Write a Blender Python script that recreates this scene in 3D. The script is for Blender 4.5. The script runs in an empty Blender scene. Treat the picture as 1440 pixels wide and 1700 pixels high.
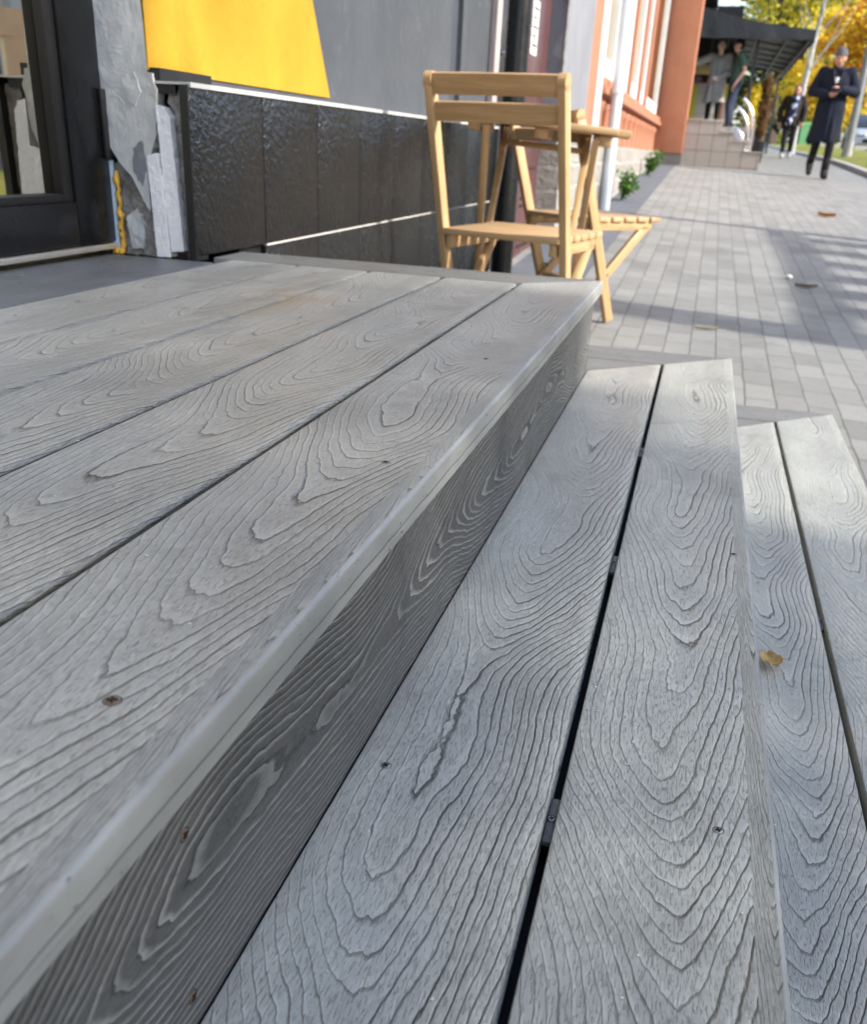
import bpy, bmesh, math, random
from mathutils import Vector, Matrix, noise as mnoise
SC = bpy.context.scene
COL = SC.collection
R = math.radians
random.seed(7)

# ------------------------------------------------------------------ helpers
def link(o, parent=None):
    COL.objects.link(o)
    if parent is not None:
        o.parent = parent
    return o

def tag(o, label=None, cat=None, group=None, kind=None):
    if label: o['label'] = label
    if cat: o['category'] = cat
    if group: o['group'] = group
    if kind: o['kind'] = kind
    return o

def thing(name, label, cat, loc=(0, 0, 0), rz=0.0, group=None):
    o = bpy.data.objects.new(name, None)
    o.empty_display_size = .1
    link(o)
    o.location = loc
    o.rotation_euler = (0, 0, rz)
    return tag(o, label, cat, group)

class MB:
    """collects shapes into one mesh object"""
    def __init__(s):
        s.bm = bmesh.new(); s.mi = 0
        s.ga = s.bm.verts.layers.float_vector.new('grain')
    def face(s, vs):
        try:
            f = s.bm.faces.new(vs); f.material_index = s.mi; return f
        except ValueError:
            return None
    def v(s, p, g=(0, 0, 0)):
        w = s.bm.verts.new(p); w[s.ga] = g; return w
    def box(s, lo, hi, M=None, bev=0.0, g=None):
        x0, y0, z0 = lo; x1, y1, z1 = hi
        P = [(x0,y0,z0),(x1,y0,z0),(x1,y1,z0),(x0,y1,z0),(x0,y0,z1),(x1,y0,z1),(x1,y1,z1),(x0,y1,z1)]
        vs = []
        for p in P:
            q = Vector(p)
            if M is not None: q = M @ q
            vs.append(s.v(q, g(p) if g else (0, 0, 0)))
        fs = [s.face([vs[i] for i in f]) for f in ((0,3,2,1),(4,5,6,7),(0,1,5,4),(1,2,6,5),(2,3,7,6),(3,0,4,7))]
        if bev > 0:
            es = {e for f in fs for e in f.edges}
            r = bmesh.ops.bevel(s.bm, geom=list(es), offset=bev, segments=2, profile=.5, affect='EDGES', clamp_overlap=True)
            for f in r['faces']: f.material_index = s.mi
        return vs
    def bar(s, p0, p1, w, t, up=(0, 0, 1), bev=0.0, sd_=None, v0=0.0):
        """a rectangular stick from p0 to p1, width w (side) and thickness t (along up)"""
        p0 = Vector(p0); p1 = Vector(p1); d = p1 - p0; L = d.length; d.normalize()
        u = Vector(up); u = (u - d * u.dot(d)).normalized(); sd = d.cross(u)
        M = Matrix(((sd.x, d.x, u.x, p0.x), (sd.y, d.y, u.y, p0.y), (sd.z, d.z, u.z, p0.z), (0, 0, 0, 1)))
        if sd_ is None: sd_ = random.random() * 50
        s.box((-w/2, 0, -t/2), (w/2, L, t/2), M, bev, (lambda p: (p[0] + p[2], p[1] + v0, sd_)))
    def tube(s, pts, rad, n=10, caps=True):
        pts = [Vector(p) for p in pts]
        if not hasattr(rad, '__len__'): rad = [rad] * len(pts)
        rings = []; ref = None
        for i, p in enumerate(pts):
            d = (pts[min(i+1, len(pts)-1)] - pts[max(i-1, 0)])
            d = d.normalized() if d.length > 1e-9 else Vector((0, 0, 1))
            if ref is None:
                ref = Vector((1, 0, 0)) if abs(d.x) < .9 else Vector((0, 1, 0))
            a = (ref - d * ref.dot(d)).normalized(); ref = a; b = d.cross(a)
            rings.append([s.v(p + (a * math.cos(k*2*math.pi/n) + b * math.sin(k*2*math.pi/n)) * rad[i]) for k in range(n)])
        for r0, r1 in zip(rings, rings[1:]):
            for k in range(n):
                s.face([r0[k], r0[(k+1) % n], r1[(k+1) % n], r1[k]])
        if caps:
            s.face(rings[0][::-1]); s.face(rings[-1])
    def loft(s, rings, n=20, caps=True):
        """rings: (cx, cy, cz, rx, ry)"""
        R_ = []
        for cx, cy, cz, rx, ry in rings:
            R_.append([s.v((cx + rx*math.cos(k*2*math.pi/n), cy + ry*math.sin(k*2*math.pi/n), cz)) for k in range(n)])
        for r0, r1 in zip(R_, R_[1:]):
            for k in range(n):
                s.face([r0[k], r0[(k+1) % n], r1[(k+1) % n], r1[k]])
        if caps:
            s.face(R_[0][::-1]); s.face(R_[-1])
    def capsule(s, p0, p1, r0, r1, n=12):
        p0 = Vector(p0); p1 = Vector(p1); d = p1 - p0
        L = max(d.length, 1e-6); d = d / L
        pts, rad = [], []
        for k in range(5):
            a = math.pi/2 * k/4
            pts.append(p0 - d * r0 * math.cos(a)); rad.append(max(r0 * math.sin(a), 1e-4))
        for k in range(5):
            a = math.pi/2 * k/4
            pts.append(p1 + d * r1 * math.sin(a)); rad.append(max(r1 * math.cos(a), 1e-4))
        s.tube(pts, rad, n)
    def ell(s, c, r, nu=16, nv=10):
        rings = []
        for i in range(nv + 1):
            a = -math.pi/2 + math.pi * i/nv
            q = max(math.cos(a), .02)
            rings.append((c[0], c[1], c[2] + r[2]*math.sin(a), r[0]*q, r[1]*q))
        s.loft(rings, nu)
    def prism(s, poly, M, depth):
        """poly 2-D points -> extruded from local z=0 to depth"""
        a = [s.v(M @ Vector((x, y, 0)), (x, y, 0)) for x, y in poly]
        b = [s.v(M @ Vector((x, y, depth)), (x, y, 0)) for x, y in poly]
        s.face(a[::-1]); s.face(b)
        n = len(a)
        for k in range(n): s.face([a[k], a[(k+1) % n], b[(k+1) % n], b[k]])
    def build(s, name, mats, parent=None, smooth=None, recalc=True):
        if recalc: bmesh.ops.recalc_face_normals(s.bm, faces=s.bm.faces[:])
        me = bpy.data.meshes.new(name)
        s.bm.to_mesh(me); s.bm.free()
        if not isinstance(mats, (list, tuple)): mats = [mats]
        for m in mats: me.materials.append(m)
        if smooth is not None:
            me.shade_smooth()
            if smooth < 179: me.set_sharp_from_angle(angle=R(smooth))
        o = bpy.data.objects.new(name, me)
        return link(o, parent)

def remeshed(mb, voxel, name, mats, parent=None, smooth_iter=3):
    """union of all shapes in mb as one continuous skin"""
    bmesh.ops.recalc_face_normals(mb.bm, faces=mb.bm.faces[:])
    me = bpy.data.meshes.new('tmp'); mb.bm.to_mesh(me); mb.bm.free()
    t = bpy.data.objects.new('tmp', me); COL.objects.link(t)
    m = t.modifiers.new('r', 'REMESH'); m.mode = 'VOXEL'; m.voxel_size = voxel; m.use_smooth_shade = True
    sm = t.modifiers.new('s', 'SMOOTH'); sm.factor = .5; sm.iterations = smooth_iter
    dg = bpy.context.evaluated_depsgraph_get()
    me2 = bpy.data.meshes.new_from_object(t.evaluated_get(dg))
    bpy.data.objects.remove(t); bpy.data.meshes.remove(me)
    me2.name = name
    if not isinstance(mats, (list, tuple)): mats = [mats]
    me2.materials.clear()
    for x in mats: me2.materials.append(x)
    me2.shade_smooth()
    o = bpy.data.objects.new(name, me2)
    return link(o, parent)

# ------------------------------------------------------------------ node helpers
class NT:
    def __init__(s, name):
        s.m = bpy.data.materials.new(name); s.m.use_nodes = True
        s.t = s.m.node_tree; s.t.nodes.clear()
        s.out = s.t.nodes.new('ShaderNodeOutputMaterial')
        s.b = s.t.nodes.new('ShaderNodeBsdfPrincipled')
        s.t.links.new(s.b.outputs[0], s.out.inputs[0])
    def n(s, typ, **kw):
        nd = s.t.nodes.new('ShaderNode' + typ)
        for k, v in kw.items(): setattr(nd, k, v)
        return nd
    def put(s, sock, v):
        if hasattr(v, 'is_linked') or isinstance(v, bpy.types.NodeSocket): s.t.links.new(v, sock)
        elif v is not None:
            if sock.type == 'RGBA' and len(v) == 3: v = (*v, 1)
            sock.default_value = v
    def math(s, op, a, b=None, c=None, clamp=False):
        nd = s.n('Math', operation=op, use_clamp=clamp)
        s.put(nd.inputs[0], a)
        if b is not None: s.put(nd.inputs[1], b)
        if c is not None: s.put(nd.inputs[2], c)
        return nd.outputs[0]
    def vec(s, x, y, z):
        nd = s.n('CombineXYZ')
        for i, q in enumerate((x, y, z)): s.put(nd.inputs[i], q)
        return nd.outputs[0]
    def sep(s, v):
        nd = s.n('SeparateXYZ'); s.put(nd.inputs[0], v); return nd.outputs
    def noise(s, v, scale, detail=2.0, rough=.5, dist=0.0):
        nd = s.n('TexNoise'); s.put(nd.inputs['Vector'], v)
        nd.inputs['Scale'].default_value = scale; nd.inputs['Detail'].default_value = detail
        nd.inputs['Roughness'].default_value = rough; nd.inputs['Distortion'].default_value = dist
        return nd.outputs[0]
    def voro(s, v, scale, feature='F1'):
        nd = s.n('TexVoronoi', feature=feature); s.put(nd.inputs['Vector'], v); nd.inputs['Scale'].default_value = scale
        return nd.outputs[0]
    def step(s, v, lo, hi, a=0.0, b=1.0):
        nd = s.n('MapRange', interpolation_type='SMOOTHSTEP'); s.put(nd.inputs[0], v)
        for i, q in enumerate((lo, hi, a, b)): s.put(nd.inputs[i+1], q)
        return nd.outputs[0]
    def mix(s, f, a, b, blend='MIX'):
        nd = s.n('Mix', data_type='RGBA', blend_type=blend)
        s.put(nd.inputs[0], f); s.put(nd.inputs[6], a); s.put(nd.inputs[7], b)
        return nd.outputs[2]
    def bump(s, h, dist, strength=1.0, normal=None):
        nd = s.n('Bump'); nd.inputs['Strength'].default_value = strength; nd.inputs['Distance'].default_value = dist
        s.put(nd.inputs['Height'], h)
        if normal is not None: s.put(nd.inputs['Normal'], normal)
        return nd.outputs[0]
    def coord(s, which='Object'):
        return s.n('TexCoord').outputs[which]
    def set(s, col=None, rough=None, metal=None, spec=None, normal=None, **kw):
        for k, v in (('Base Color', col), ('Roughness', rough), ('Metallic', metal), ('Specular IOR Level', spec), ('Normal', normal)):
            if v is not None: s.put(s.b.inputs[k], v)
        for k, v in kw.items(): s.put(s.b.inputs[k], v)
        return s.m

def lin(r, g, b):
    f = lambda c: (c/255/12.92 if c <= 10 else ((c/255 + .055)/1.055) ** 2.4)
    return (f(r), f(g), f(b))

def plain(name, col, rough=.6, var=.12, scale=9, metal=0, spec=.4, bump=0, bscale=60):
    t = NT(name); co = t.coord()
    n = t.noise(co, scale, 4, .6)
    c = t.mix(n, tuple(max(0, q*(1-var*1.6)) for q in col), tuple(min(1, q*(1+var*1.6)) for q in col))
    nm = None
    if bump: nm = t.bump(t.noise(co, bscale, 4, .6), bump)
    rr = t.step(t.noise(co, scale*2.3, 3), .2, .8, max(.02, rough-.08), min(1, rough+.08))
    return t.set(c, rr, metal, spec, nm)

# ------------------------------------------------------------------ materials
def wpc(name, c_lo, c_hi, groove=1.0, rough=.42, spec=.6, depth=.0017, edge=.28, ring=.0060, slope=-.135, crest=1.9, even=.50, cw=.62):
    """embossed composite board: cathedral ring lines + short fibre pores"""
    t = NT(name)
    a = t.n('Attribute', attribute_name='grain')
    u, v, sd = t.sep(a.outputs['Vector'])
    vs = t.math('ADD', v, t.math('MULTIPLY', sd, 7.31))
    # rings of a tapering log cut lengthwise: arches nest one behind the other, flanks run along the board
    h = t.noise(t.vec(0, vs, t.math('MULTIPLY', sd, 3.7)), 2.6, 1.0)
    h = t.math('MULTIPLY', t.math('SUBTRACT', h, .5), .085)
    h = t.math('MULTIPLY_ADD', vs, slope, h)
    c = t.noise(t.vec(5.5, vs, t.math('MULTIPLY', sd, 5.1)), 2.2, 1)
    c = t.math('MULTIPLY', t.math('SUBTRACT', c, .5), .12)
    wob = t.math('MULTIPLY', t.math('SUBTRACT', t.noise(t.vec(t.math('MULTIPLY', u, 20), t.math('MULTIPLY', vs, 3.6), sd), 1, 1), .5), .014)
    wob2 = t.math('MULTIPLY', t.math('SUBTRACT', t.noise(t.vec(t.math('MULTIPLY', u, 60), t.math('MULTIPLY', vs, 17), sd), 1, 1), .5), .0046)
    jag = t.math('MULTIPLY', t.math('SUBTRACT', t.noise(t.vec(t.math('MULTIPLY', u, 180), t.math('MULTIPLY', vs, 75), sd), 1, 2, .5), .5), .0021)
    wob = t.math('ADD', wob, wob2)
    du = t.math('SUBTRACT', u, c)
    r = t.math('SQRT', t.math('ADD', t.math('MULTIPLY', t.math('MULTIPLY', du, du), .85), 3.6e-4))
    r = t.math('ADD', t.math('ADD', t.math('ADD', r, h), wob), t.math('ADD', jag, 30.0))
    q = t.math('DIVIDE', r, ring)
    tt = t.math('FRACT', q)
    wn = t.n('TexWhiteNoise', noise_dimensions='2D')
    t.put(wn.inputs['Vector'], t.vec(t.math('FLOOR', q), sd, 0))
    wv = wn.outputs['Value']
    fade = t.noise(t.vec(t.math('MULTIPLY', u, 28), t.math('MULTIPLY', vs, 9), sd), 1, 2)
    st = t.math('MULTIPLY', t.step(fade, .30, .55, even, 1), t.math('MULTIPLY_ADD', wv, .55, .45))
    wd = t.math('MULTIPLY_ADD', wv, .12, .15)
    gv = t.math('SUBTRACT', 1.0, t.step(tt, 0.0, wd))
    # thin rounded start so that the groove has two walls
    gv = t.math('MULTIPLY', gv, t.step(tt, 0.0, .03))
    gv = t.math('MULTIPLY', gv, st)
    fib = t.noise(t.vec(t.math('MULTIPLY', u, 1150), t.math('MULTIPLY', vs, 125), sd), 1, 2.5, .65)
    pore = t.step(fib, .54, .66)
    fine = t.noise(t.vec(t.math('MULTIPLY', u, 2600), t.math('MULTIPLY', vs, 900), sd), 1, 1)
    hgt = t.math('MULTIPLY', tt, t.math('MULTIPLY_ADD', wv, .16, .06))
    hgt = t.math('SUBTRACT', hgt, gv)
    hgt = t.math('MULTIPLY_ADD', pore, -.26, hgt)
    hgt = t.math('MULTIPLY_ADD', fine, .14, hgt)
    nrm = t.bump(hgt, depth, 1.0)
    big = t.noise(t.vec(t.math('MULTIPLY', u, 9), t.math('MULTIPLY', vs, 3.2), sd), 1, 4, .6)
    wear = t.noise(t.vec(t.math('MULTIPLY', u, 60), t.math('MULTIPLY', vs, 22), sd), 1, 4, .65)
    col = t.mix(t.step(big, .25, .75), c_lo, c_hi)
    col = t.mix(t.math('MULTIPLY', t.step(wear, .45, .8), .3), col, tuple(min(1, x*1.55) for x in c_hi))
    col = t.mix(t.math('MULTIPLY', gv, groove), col, tuple(x*.09 for x in c_lo))
    col = t.mix(t.math('MULTIPLY', pore, .30), col, tuple(x*.34 for x in c_lo))
    pale = t.step(t.noise(t.vec(t.math('MULTIPLY', u, 1100), t.math('MULTIPLY', vs, 110), t.math('ADD', sd, 9)), 1, 2, .6), .56, .72)
    col = t.mix(t.math('MULTIPLY', pale, .35), col, tuple(min(1, x*1.9) for x in c_hi))
    # the crest just before the next groove is scuffed pale
    cr = t.math('MULTIPLY', t.step(tt, cw, .95), t.math('MULTIPLY_ADD', wv, edge*(1 - even*.6), edge*even*.6))
    col = t.mix(cr, col, tuple(min(1, x*crest) for x in c_hi))
    # tread-worn pale lanes, dull damp stains and thin diagonal scuffs
    pos = t.n('NewGeometry').outputs['Position']
    stain = t.step(t.noise(pos, 5.5, 5, .68, .6), .52, .70)
    col = t.mix(t.math('MULTIPLY', stain, .30), col, tuple(x*.50 for x in c_lo))
    dust = t.step(t.noise(pos, 3.3, 4, .6), .50, .72)
    col = t.mix(t.math('MULTIPLY', dust, .22), col, tuple(min(1, x*1.6) for x in c_hi))
    sx_, sy_, sz_ = t.sep(pos)
    scf = t.noise(t.vec(t.math('MULTIPLY', t.math('ADD', sx_, t.math('MULTIPLY', sy_, .6)), 160), t.math('MULTIPLY', t.math('SUBTRACT', sy_, t.math('MULTIPLY', sx_, .6)), 9), sz_), 1, 3, .6)
    scf = t.math('MULTIPLY', t.step(scf, .66, .74), t.step(t.noise(pos, 9, 2), .55, .68))
    col = t.mix(t.math('MULTIPLY', scf, .4), col, tuple(min(1, x*1.9) for x in c_hi))
    # dried dirt where feet have stood near the wall
    px, py, pz = t.sep(pos)
    e = t.math('ADD', t.math('POWER', t.math('DIVIDE', t.math('ADD', px, .42), .075), 2.0), t.math('POWER', t.math('DIVIDE', t.math('ADD', py, .56), .15), 2.0))
    e = t.math('MULTIPLY', t.math('SUBTRACT', 1.0, t.step(e, .1, 1.6)), t.step(t.noise(pos, 16, 3), .35, .7))
    col = t.mix(t.math('MULTIPLY', e, .55), col, lin(150, 125, 82))
    rg = t.math('ADD', t.math('MULTIPLY_ADD', wear, .16, rough-.08), t.math('MULTIPLY', stain, .12))
    return t.set(col, rg, 0, spec, nrm)

M = {}
M['deck'] = wpc('deck_composite', (.238, .239, .221), (.320, .321, .298))
M['tread'] = wpc('tread_composite', (.290, .288, .252), (.385, .382, .338), depth=.0019, rough=.34)
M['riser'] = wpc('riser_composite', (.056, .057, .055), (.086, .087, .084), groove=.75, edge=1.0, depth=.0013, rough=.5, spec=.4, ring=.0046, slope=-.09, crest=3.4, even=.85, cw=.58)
M['endboard'] = wpc('end_composite_dimmed', (.125, .126, .118), (.168, .168, .158), rough=.55)  # same composite; darker base paints in the duller light on the end boards

def nosing_mat():
    t = NT('nosing_worn'); a = t.n('Attribute', attribute_name='grain')
    u, v, sd = t.sep(a.outputs['Vector'])
    n1 = t.noise(t.vec(t.math('MULTIPLY', u, 200), t.math('MULTIPLY', v, 16), sd), 1, 4, .65)
    n2 = t.noise(t.vec(t.math('MULTIPLY', u, 30), t.math('MULTIPLY', v, 9), sd), 1, 3)
    col = t.mix(t.step(n2, .3, .7), (.225, .228, .218), (.325, .328, .314))
    nick = t.math('MULTIPLY', t.step(t.noise(t.vec(t.math('MULTIPLY', u, 240), t.math('MULTIPLY', v, 75), sd), 1, 2, .6), .66, .72), t.step(t.noise(t.vec(2, t.math('MULTIPLY', v, 14), sd), 1, 2), .45, .6))
    col = t.mix(t.math('MULTIPLY', nick, .7), col, (.07, .07, .066))
    col = t.mix(t.math('MULTIPLY', t.step(n1, .55, .75), .35), col, (.13, .13, .125))
    # hairline along the side where the cap meets the core
    ln = t.math('ABSOLUTE', t.math('SUBTRACT', t.math('ADD', u, t.math('MULTIPLY', t.math('SUBTRACT', t.noise(t.vec(0, t.math('MULTIPLY', v, 22), sd), 1, 3), .5), .004)), .0175))
    lm = t.math('SUBTRACT', 1.0, t.step(ln, .0004, .0011))
    lm = t.math('MULTIPLY', lm, t.step(t.noise(t.vec(3, t.math('MULTIPLY', v, 7), sd), 1, 2), .3, .5))
    col = t.mix(t.math('MULTIPLY', lm, .6), col, (.08, .08, .078))
    nrm = t.bump(t.math('MULTIPLY_ADD', nick, -1.2, t.math('MULTIPLY_ADD', lm, -1.0, t.math('MULTIPLY', n1, .45))), .0006)
    return t.set(col, .46, 0, .4, nrm)
M['nosing'] = nosing_mat()
M['void'] = plain('gap_shade_black', (.006, .006, .006), .8)  # near-black, stands in for the shade below the boards
M['steel'] = plain('dull_steel', (.32, .31, .29), .45, .25, 200, 1.0)
M['rust'] = plain('rusty_steel', (.16, .11, .08), .8, .4, 300, .2)
M['slot'] = plain('screw_slot', (.01, .009, .008), .8)
M['clip'] = plain('grey_clip', (.10, .105, .105), .5, .25, 120, .3)

def pine():
    t = NT('light_timber'); a = t.n('Attribute', attribute_name='grain')
    u, v, sd = t.sep(a.outputs['Vector'])
    n = t.noise(t.vec(t.math('MULTIPLY', u, 55), t.math('MULTIPLY', v, 3.2), sd), 1, 3, .6, .3)
    n2 = t.noise(t.vec(t.math('MULTIPLY', u, 320), t.math('MULTIPLY', v, 14), sd), 1, 3)
    n3 = t.noise(t.vec(0, t.math('MULTIPLY', v, .5), t.math('MULTIPLY', sd, 3)), 1, 1)
    c = t.mix(t.step(n, .3, .7), (.41, .258, .125), (.55, .375, .195))
    c = t.mix(t.math('MULTIPLY', t.step(n2, .48, .75), .5), c, (.25, .135, .06))
    c = t.mix(t.math('MULTIPLY', n3, .3), c, (.48, .30, .16))
    return t.set(c, .42, 0, .45, t.bump(n2, .0003))
M['pine'] = pine()

def pavers():
    t = NT('concrete_pavers'); co = t.coord()
    x, y, z = t.sep(co)
    wob = t.math('MULTIPLY', t.math('SUBTRACT', t.noise(co, 7, 2), .5), .012)
    br = t.n('TexBrick', offset=.5, squash=1.0)
    t.put(br.inputs['Vector'], t.vec(t.math('ADD', y, wob), t.math('ADD', x, wob), 0))
    br.inputs['Color1'].default_value = (.0, .0, .0, 1); br.inputs['Color2'].default_value = (1, 1, 1, 1)
    br.inputs['Mortar'].default_value = (.5, .5, .5, 1)
    br.inputs['Scale'].default_value = 1.0; br.inputs['Mortar Size'].default_value = .0036
    br.inputs['Mortar Smooth'].default_value = .45; br.inputs['Bias'].default_value = 0
    br.inputs['Brick Width'].default_value = .2; br.inputs['Row Height'].default_value = .098
    fac = br.outputs['Fac']
    n1 = t.noise(co, 1.1, 4, .6); n2 = t.noise(co, 30, 5, .7); n3 = t.noise(co, 260, 3, .6)
    c = t.mix(br.outputs['Color'], (.160, .161, .149), (.235, .235, .219))
    c = t.mix(t.math('MULTIPLY', t.step(n1, .35, .7), .45), c, (.275, .275, .26))
    c = t.mix(t.math('MULTIPLY', t.step(t.noise(co, 2.7, 5, .7, .5), .52, .72), .5), c, (.10, .098, .09))
    c = t.mix(t.math('MULTIPLY', t.step(n2, .5, .75), .35), c, (.12, .118, .11))
    c = t.mix(t.math('MULTIPLY', t.step(n3, .55, .75), .3), c, (.36, .355, .34))
    sand = t.step(t.noise(co, 5, 3), .3, .65)
    c = t.mix(t.math('MULTIPLY', fac, t.math('MULTIPLY_ADD', sand, .4, .25)), c, (.06, .058, .052))
    hh = t.math('MULTIPLY_ADD', fac, -1.0, t.math('MULTIPLY_ADD', n2, .25, t.math('MULTIPLY', n3, .22)))
    return t.set(c, .72, 0, .35, t.bump(hh, .004))
M['pavers'] = pavers()
M['strip'] = plain('grey_border_strip', (.105, .115, .13), .7, .15, 6, bump=.002, bscale=150)
M['asphalt'] = plain('asphalt', (.055, .055, .058), .8, .3, 3, bump=.004, bscale=120)
M['kerb'] = plain('kerb_concrete', (.36, .35, .33), .8, .15, 4, bump=.003)
M['lawn'] = plain('autumn_lawn', (.20, .21, .03), .9, .4, 3, bump=.03, bscale=40)
M['earth'] = plain('earth', (.14, .12, .08), .9, .3, .5)

def tilemat():
    t = NT('black_rough_tile'); co = t.coord()
    x, y, z = t.sep(co)
    v = t.vec(0, t.math('MULTIPLY_ADD', z, .6, y), t.math('MULTIPLY_ADD', y, -.35, z))
    n = t.noise(v, 60, 2, .5, .3); n2 = t.noise(v, 150, 3, .6); n3 = t.noise(co, 7, 3)
    c = t.mix(n3, (.004, .0042, .0044), (.008, .008, .008))
    c = t.mix(t.math('MULTIPLY', t.step(n2, .55, .8), .4), c, (.014, .014, .0135))
    rg = t.step(n3, .3, .75, .20, .34)
    return t.set(c, rg, 0, .6, t.bump(t.math('MULTIPLY_ADD', n2, .3, n), .0065, 1.0))
M['tile'] = tilemat()
M['tileedge'] = plain('tile_edge', (.012, .012, .012), .5)
M['flash'] = plain('white_flashing', (.46, .46, .45), .45, .25, 14)
M['grout'] = plain('pale_grout', (.50, .49, .46), .8, .2, 30)

def plaster(name, c1, c2, c3, sc=3.0, bump=.003):
    t = NT(name); co = t.coord()
    n = t.noise(co, sc, 5, .62, .4); n2 = t.noise(co, 24, 4, .6, .8); n3 = t.noise(co, 140, 3)
    c = t.mix(t.step(n, .3, .7), c1, c2)
    c = t.mix(t.math('MULTIPLY', t.step(n2, .56, .78), .35), c, c3)
    sx_, sy_, sz_ = t.sep(co)
    run = t.noise(t.vec(t.math('MULTIPLY', sx_, 14), t.math('MULTIPLY', sy_, 14), t.math('MULTIPLY', sz_, .8)), 1, 4, .6)
    c = t.mix(t.math('MULTIPLY', t.step(run, .52, .75), .30), c, tuple(q*.6 for q in c1))
    return t.set(c, .75, 0, .3, t.bump(t.math('MULTIPLY_ADD', n3, .3, n2), bump))
M['yellow'] = plaster('yellow_plaster', (.37, .212, .012), (.42, .248, .016), (.46, .285, .034), 6)
M['greywall'] = plaster('dark_grey_plaster', (.048, .054, .063), (.070, .077, .087), (.15, .155, .165), 1.3)
M['darkpaint'] = plaster('slate_paint', (.040, .047, .062), (.052, .06, .076), (.07, .08, .09), 3)
M['palegrey'] = plaster('pale_grey_plaster', (.17, .177, .195), (.21, .217, .236), (.25, .25, .265), 2.5)
M['render'] = plaster('raw_grey_render', (.42, .43, .43), (.54, .55, .55), (.66, .66, .65), 5, .002)
M['rawstone'] = plaster('broken_render', (.16, .15, .14), (.30, .28, .26), (.42, .40, .38), 25, .015)
M['orange'] = plaster('terracotta_paint', (.335, .135, .075), (.37, .157, .09), (.41, .20, .125), 2.5)
M['orange2'] = plaster('terracotta_trim', (.335, .138, .08), (.37, .16, .095), (.41, .20, .13), 5)
M['foam'] = plain('styrofoam', (.76, .77, .80), .8, .06, 60, bump=.002, bscale=260)
M['pufoam'] = plain('yellow_foam', lin(214, 168, 70), .7, .25, 40, bump=.006, bscale=90)
M['film'] = plain('blue_film', lin(205, 224, 240), .35, .06, 20)
M['blackframe'] = plain('black_aluminium', (.006, .0065, .008), .30, .15, 5, .0, .35)
M['seal'] = plain('rubber_seal', (.010, .010, .011), .5)
M['alu'] = plain('pale_aluminium', (.55, .54, .50), .35, .1, 9, .6)
M['brown'] = plain('brown_metal_door', (.085, .034, .034), .35, .15, 5)
M['beige'] = plain('pink_beige_trim', (.46, .36, .34), .6, .08, 6)
M['white'] = plain('white_paint', (.60, .60, .60), .45, .05, 5)
M['paper'] = plain('paper', (.78, .80, .72), .7, .05, 30)
M['ink'] = plain('ink', (.05, .05, .06), .8)
M['pipe'] = plain('white_downpipe', (.62, .66, .69), .35, .06, 4)
M['dark'] = plain('interior_shade', (.02, .02, .02), .8)  # near-black colour stands in for the shade inside the veranda
M['chrome'] = plain('bright_chrome', (.75, .75, .77), .18, .05, 5, 1.0)
M['awning'] = plain('black_awning_fabric', (.032, .036, .038), .55, .25, 2.5, bump=.02, bscale=2.2)
M['awnframe'] = plain('awning_frame', (.05, .055, .055), .5)
M['potmat'] = plain('black_pot', (.018, .018, .022), .35)

def stonemat(name, c1, c2, bw, rh, mortar, bump=.02):
    t = NT(name); co = t.coord(); x, y, z = t.sep(co)
    w = t.math('MULTIPLY', t.math('SUBTRACT', t.noise(co, 5, 3), .5), .09)
    br = t.n('TexBrick', offset=.5)
    t.put(br.inputs['Vector'], t.vec(t.math('ADD', t.math('ADD', y, x), w), t.math('ADD', z, w), 0))
    br.inputs['Color1'].default_value = (*c1, 1); br.inputs['Color2'].default_value = (*c2, 1); br.inputs['Mortar'].default_value = (*mortar, 1)
    br.inputs['Scale'].default_value = 1; br.inputs['Mortar Size'].default_value = .012; br.inputs['Mortar Smooth'].default_value = .3
    br.inputs['Brick Width'].default_value = bw; br.inputs['Row Height'].default_value = rh
    n = t.noise(co, 22, 5, .65)
    c = t.mix(t.math('MULTIPLY', t.step(n, .4, .75), .5), br.outputs['Color'], tuple(q*1.5 for q in c2))
    hh = t.math('MULTIPLY_ADD', br.outputs['Fac'], -1.0, n)
    return t.set(c, .85, 0, .3, t.bump(hh, bump))
M['stone'] = stonemat('rubble_plinth', (.20, .185, .16), (.30, .28, .25), .42, .14, (.40, .385, .36))
M['darkstone'] = plain('dark_base_stone', (.13, .125, .115), .8, .25, 8, bump=.01)

def steptile():
    t = NT('beige_step_tile'); co = t.coord(); x, y, z = t.sep(co)
    br = t.n('TexBrick', offset=0.0)
    t.put(br.inputs['Vector'], t.vec(t.math('ADD', x, .37), t.math('SUBTRACT', z, .09), 0))
    br.inputs['Color1'].default_value = (.33, .30, .265, 1); br.inputs['Color2'].default_value = (.39, .36, .32, 1); br.inputs['Mortar'].default_value = (.15, .135, .115, 1)
    br.inputs['Scale'].default_value = 1; br.inputs['Mortar Size'].default_value = .006
    br.inputs['Brick Width'].default_value = .245; br.inputs['Row Height'].default_value = .235
    n = t.noise(co, 14, 4)
    c = t.mix(t.math('MULTIPLY', t.step(n, .45, .8), .4), br.outputs['Color'], (.24, .215, .19))
    return t.set(c, .5, 0, .4, t.bump(br.outputs['Fac'], -.003))
M['steptile'] = steptile()

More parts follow.
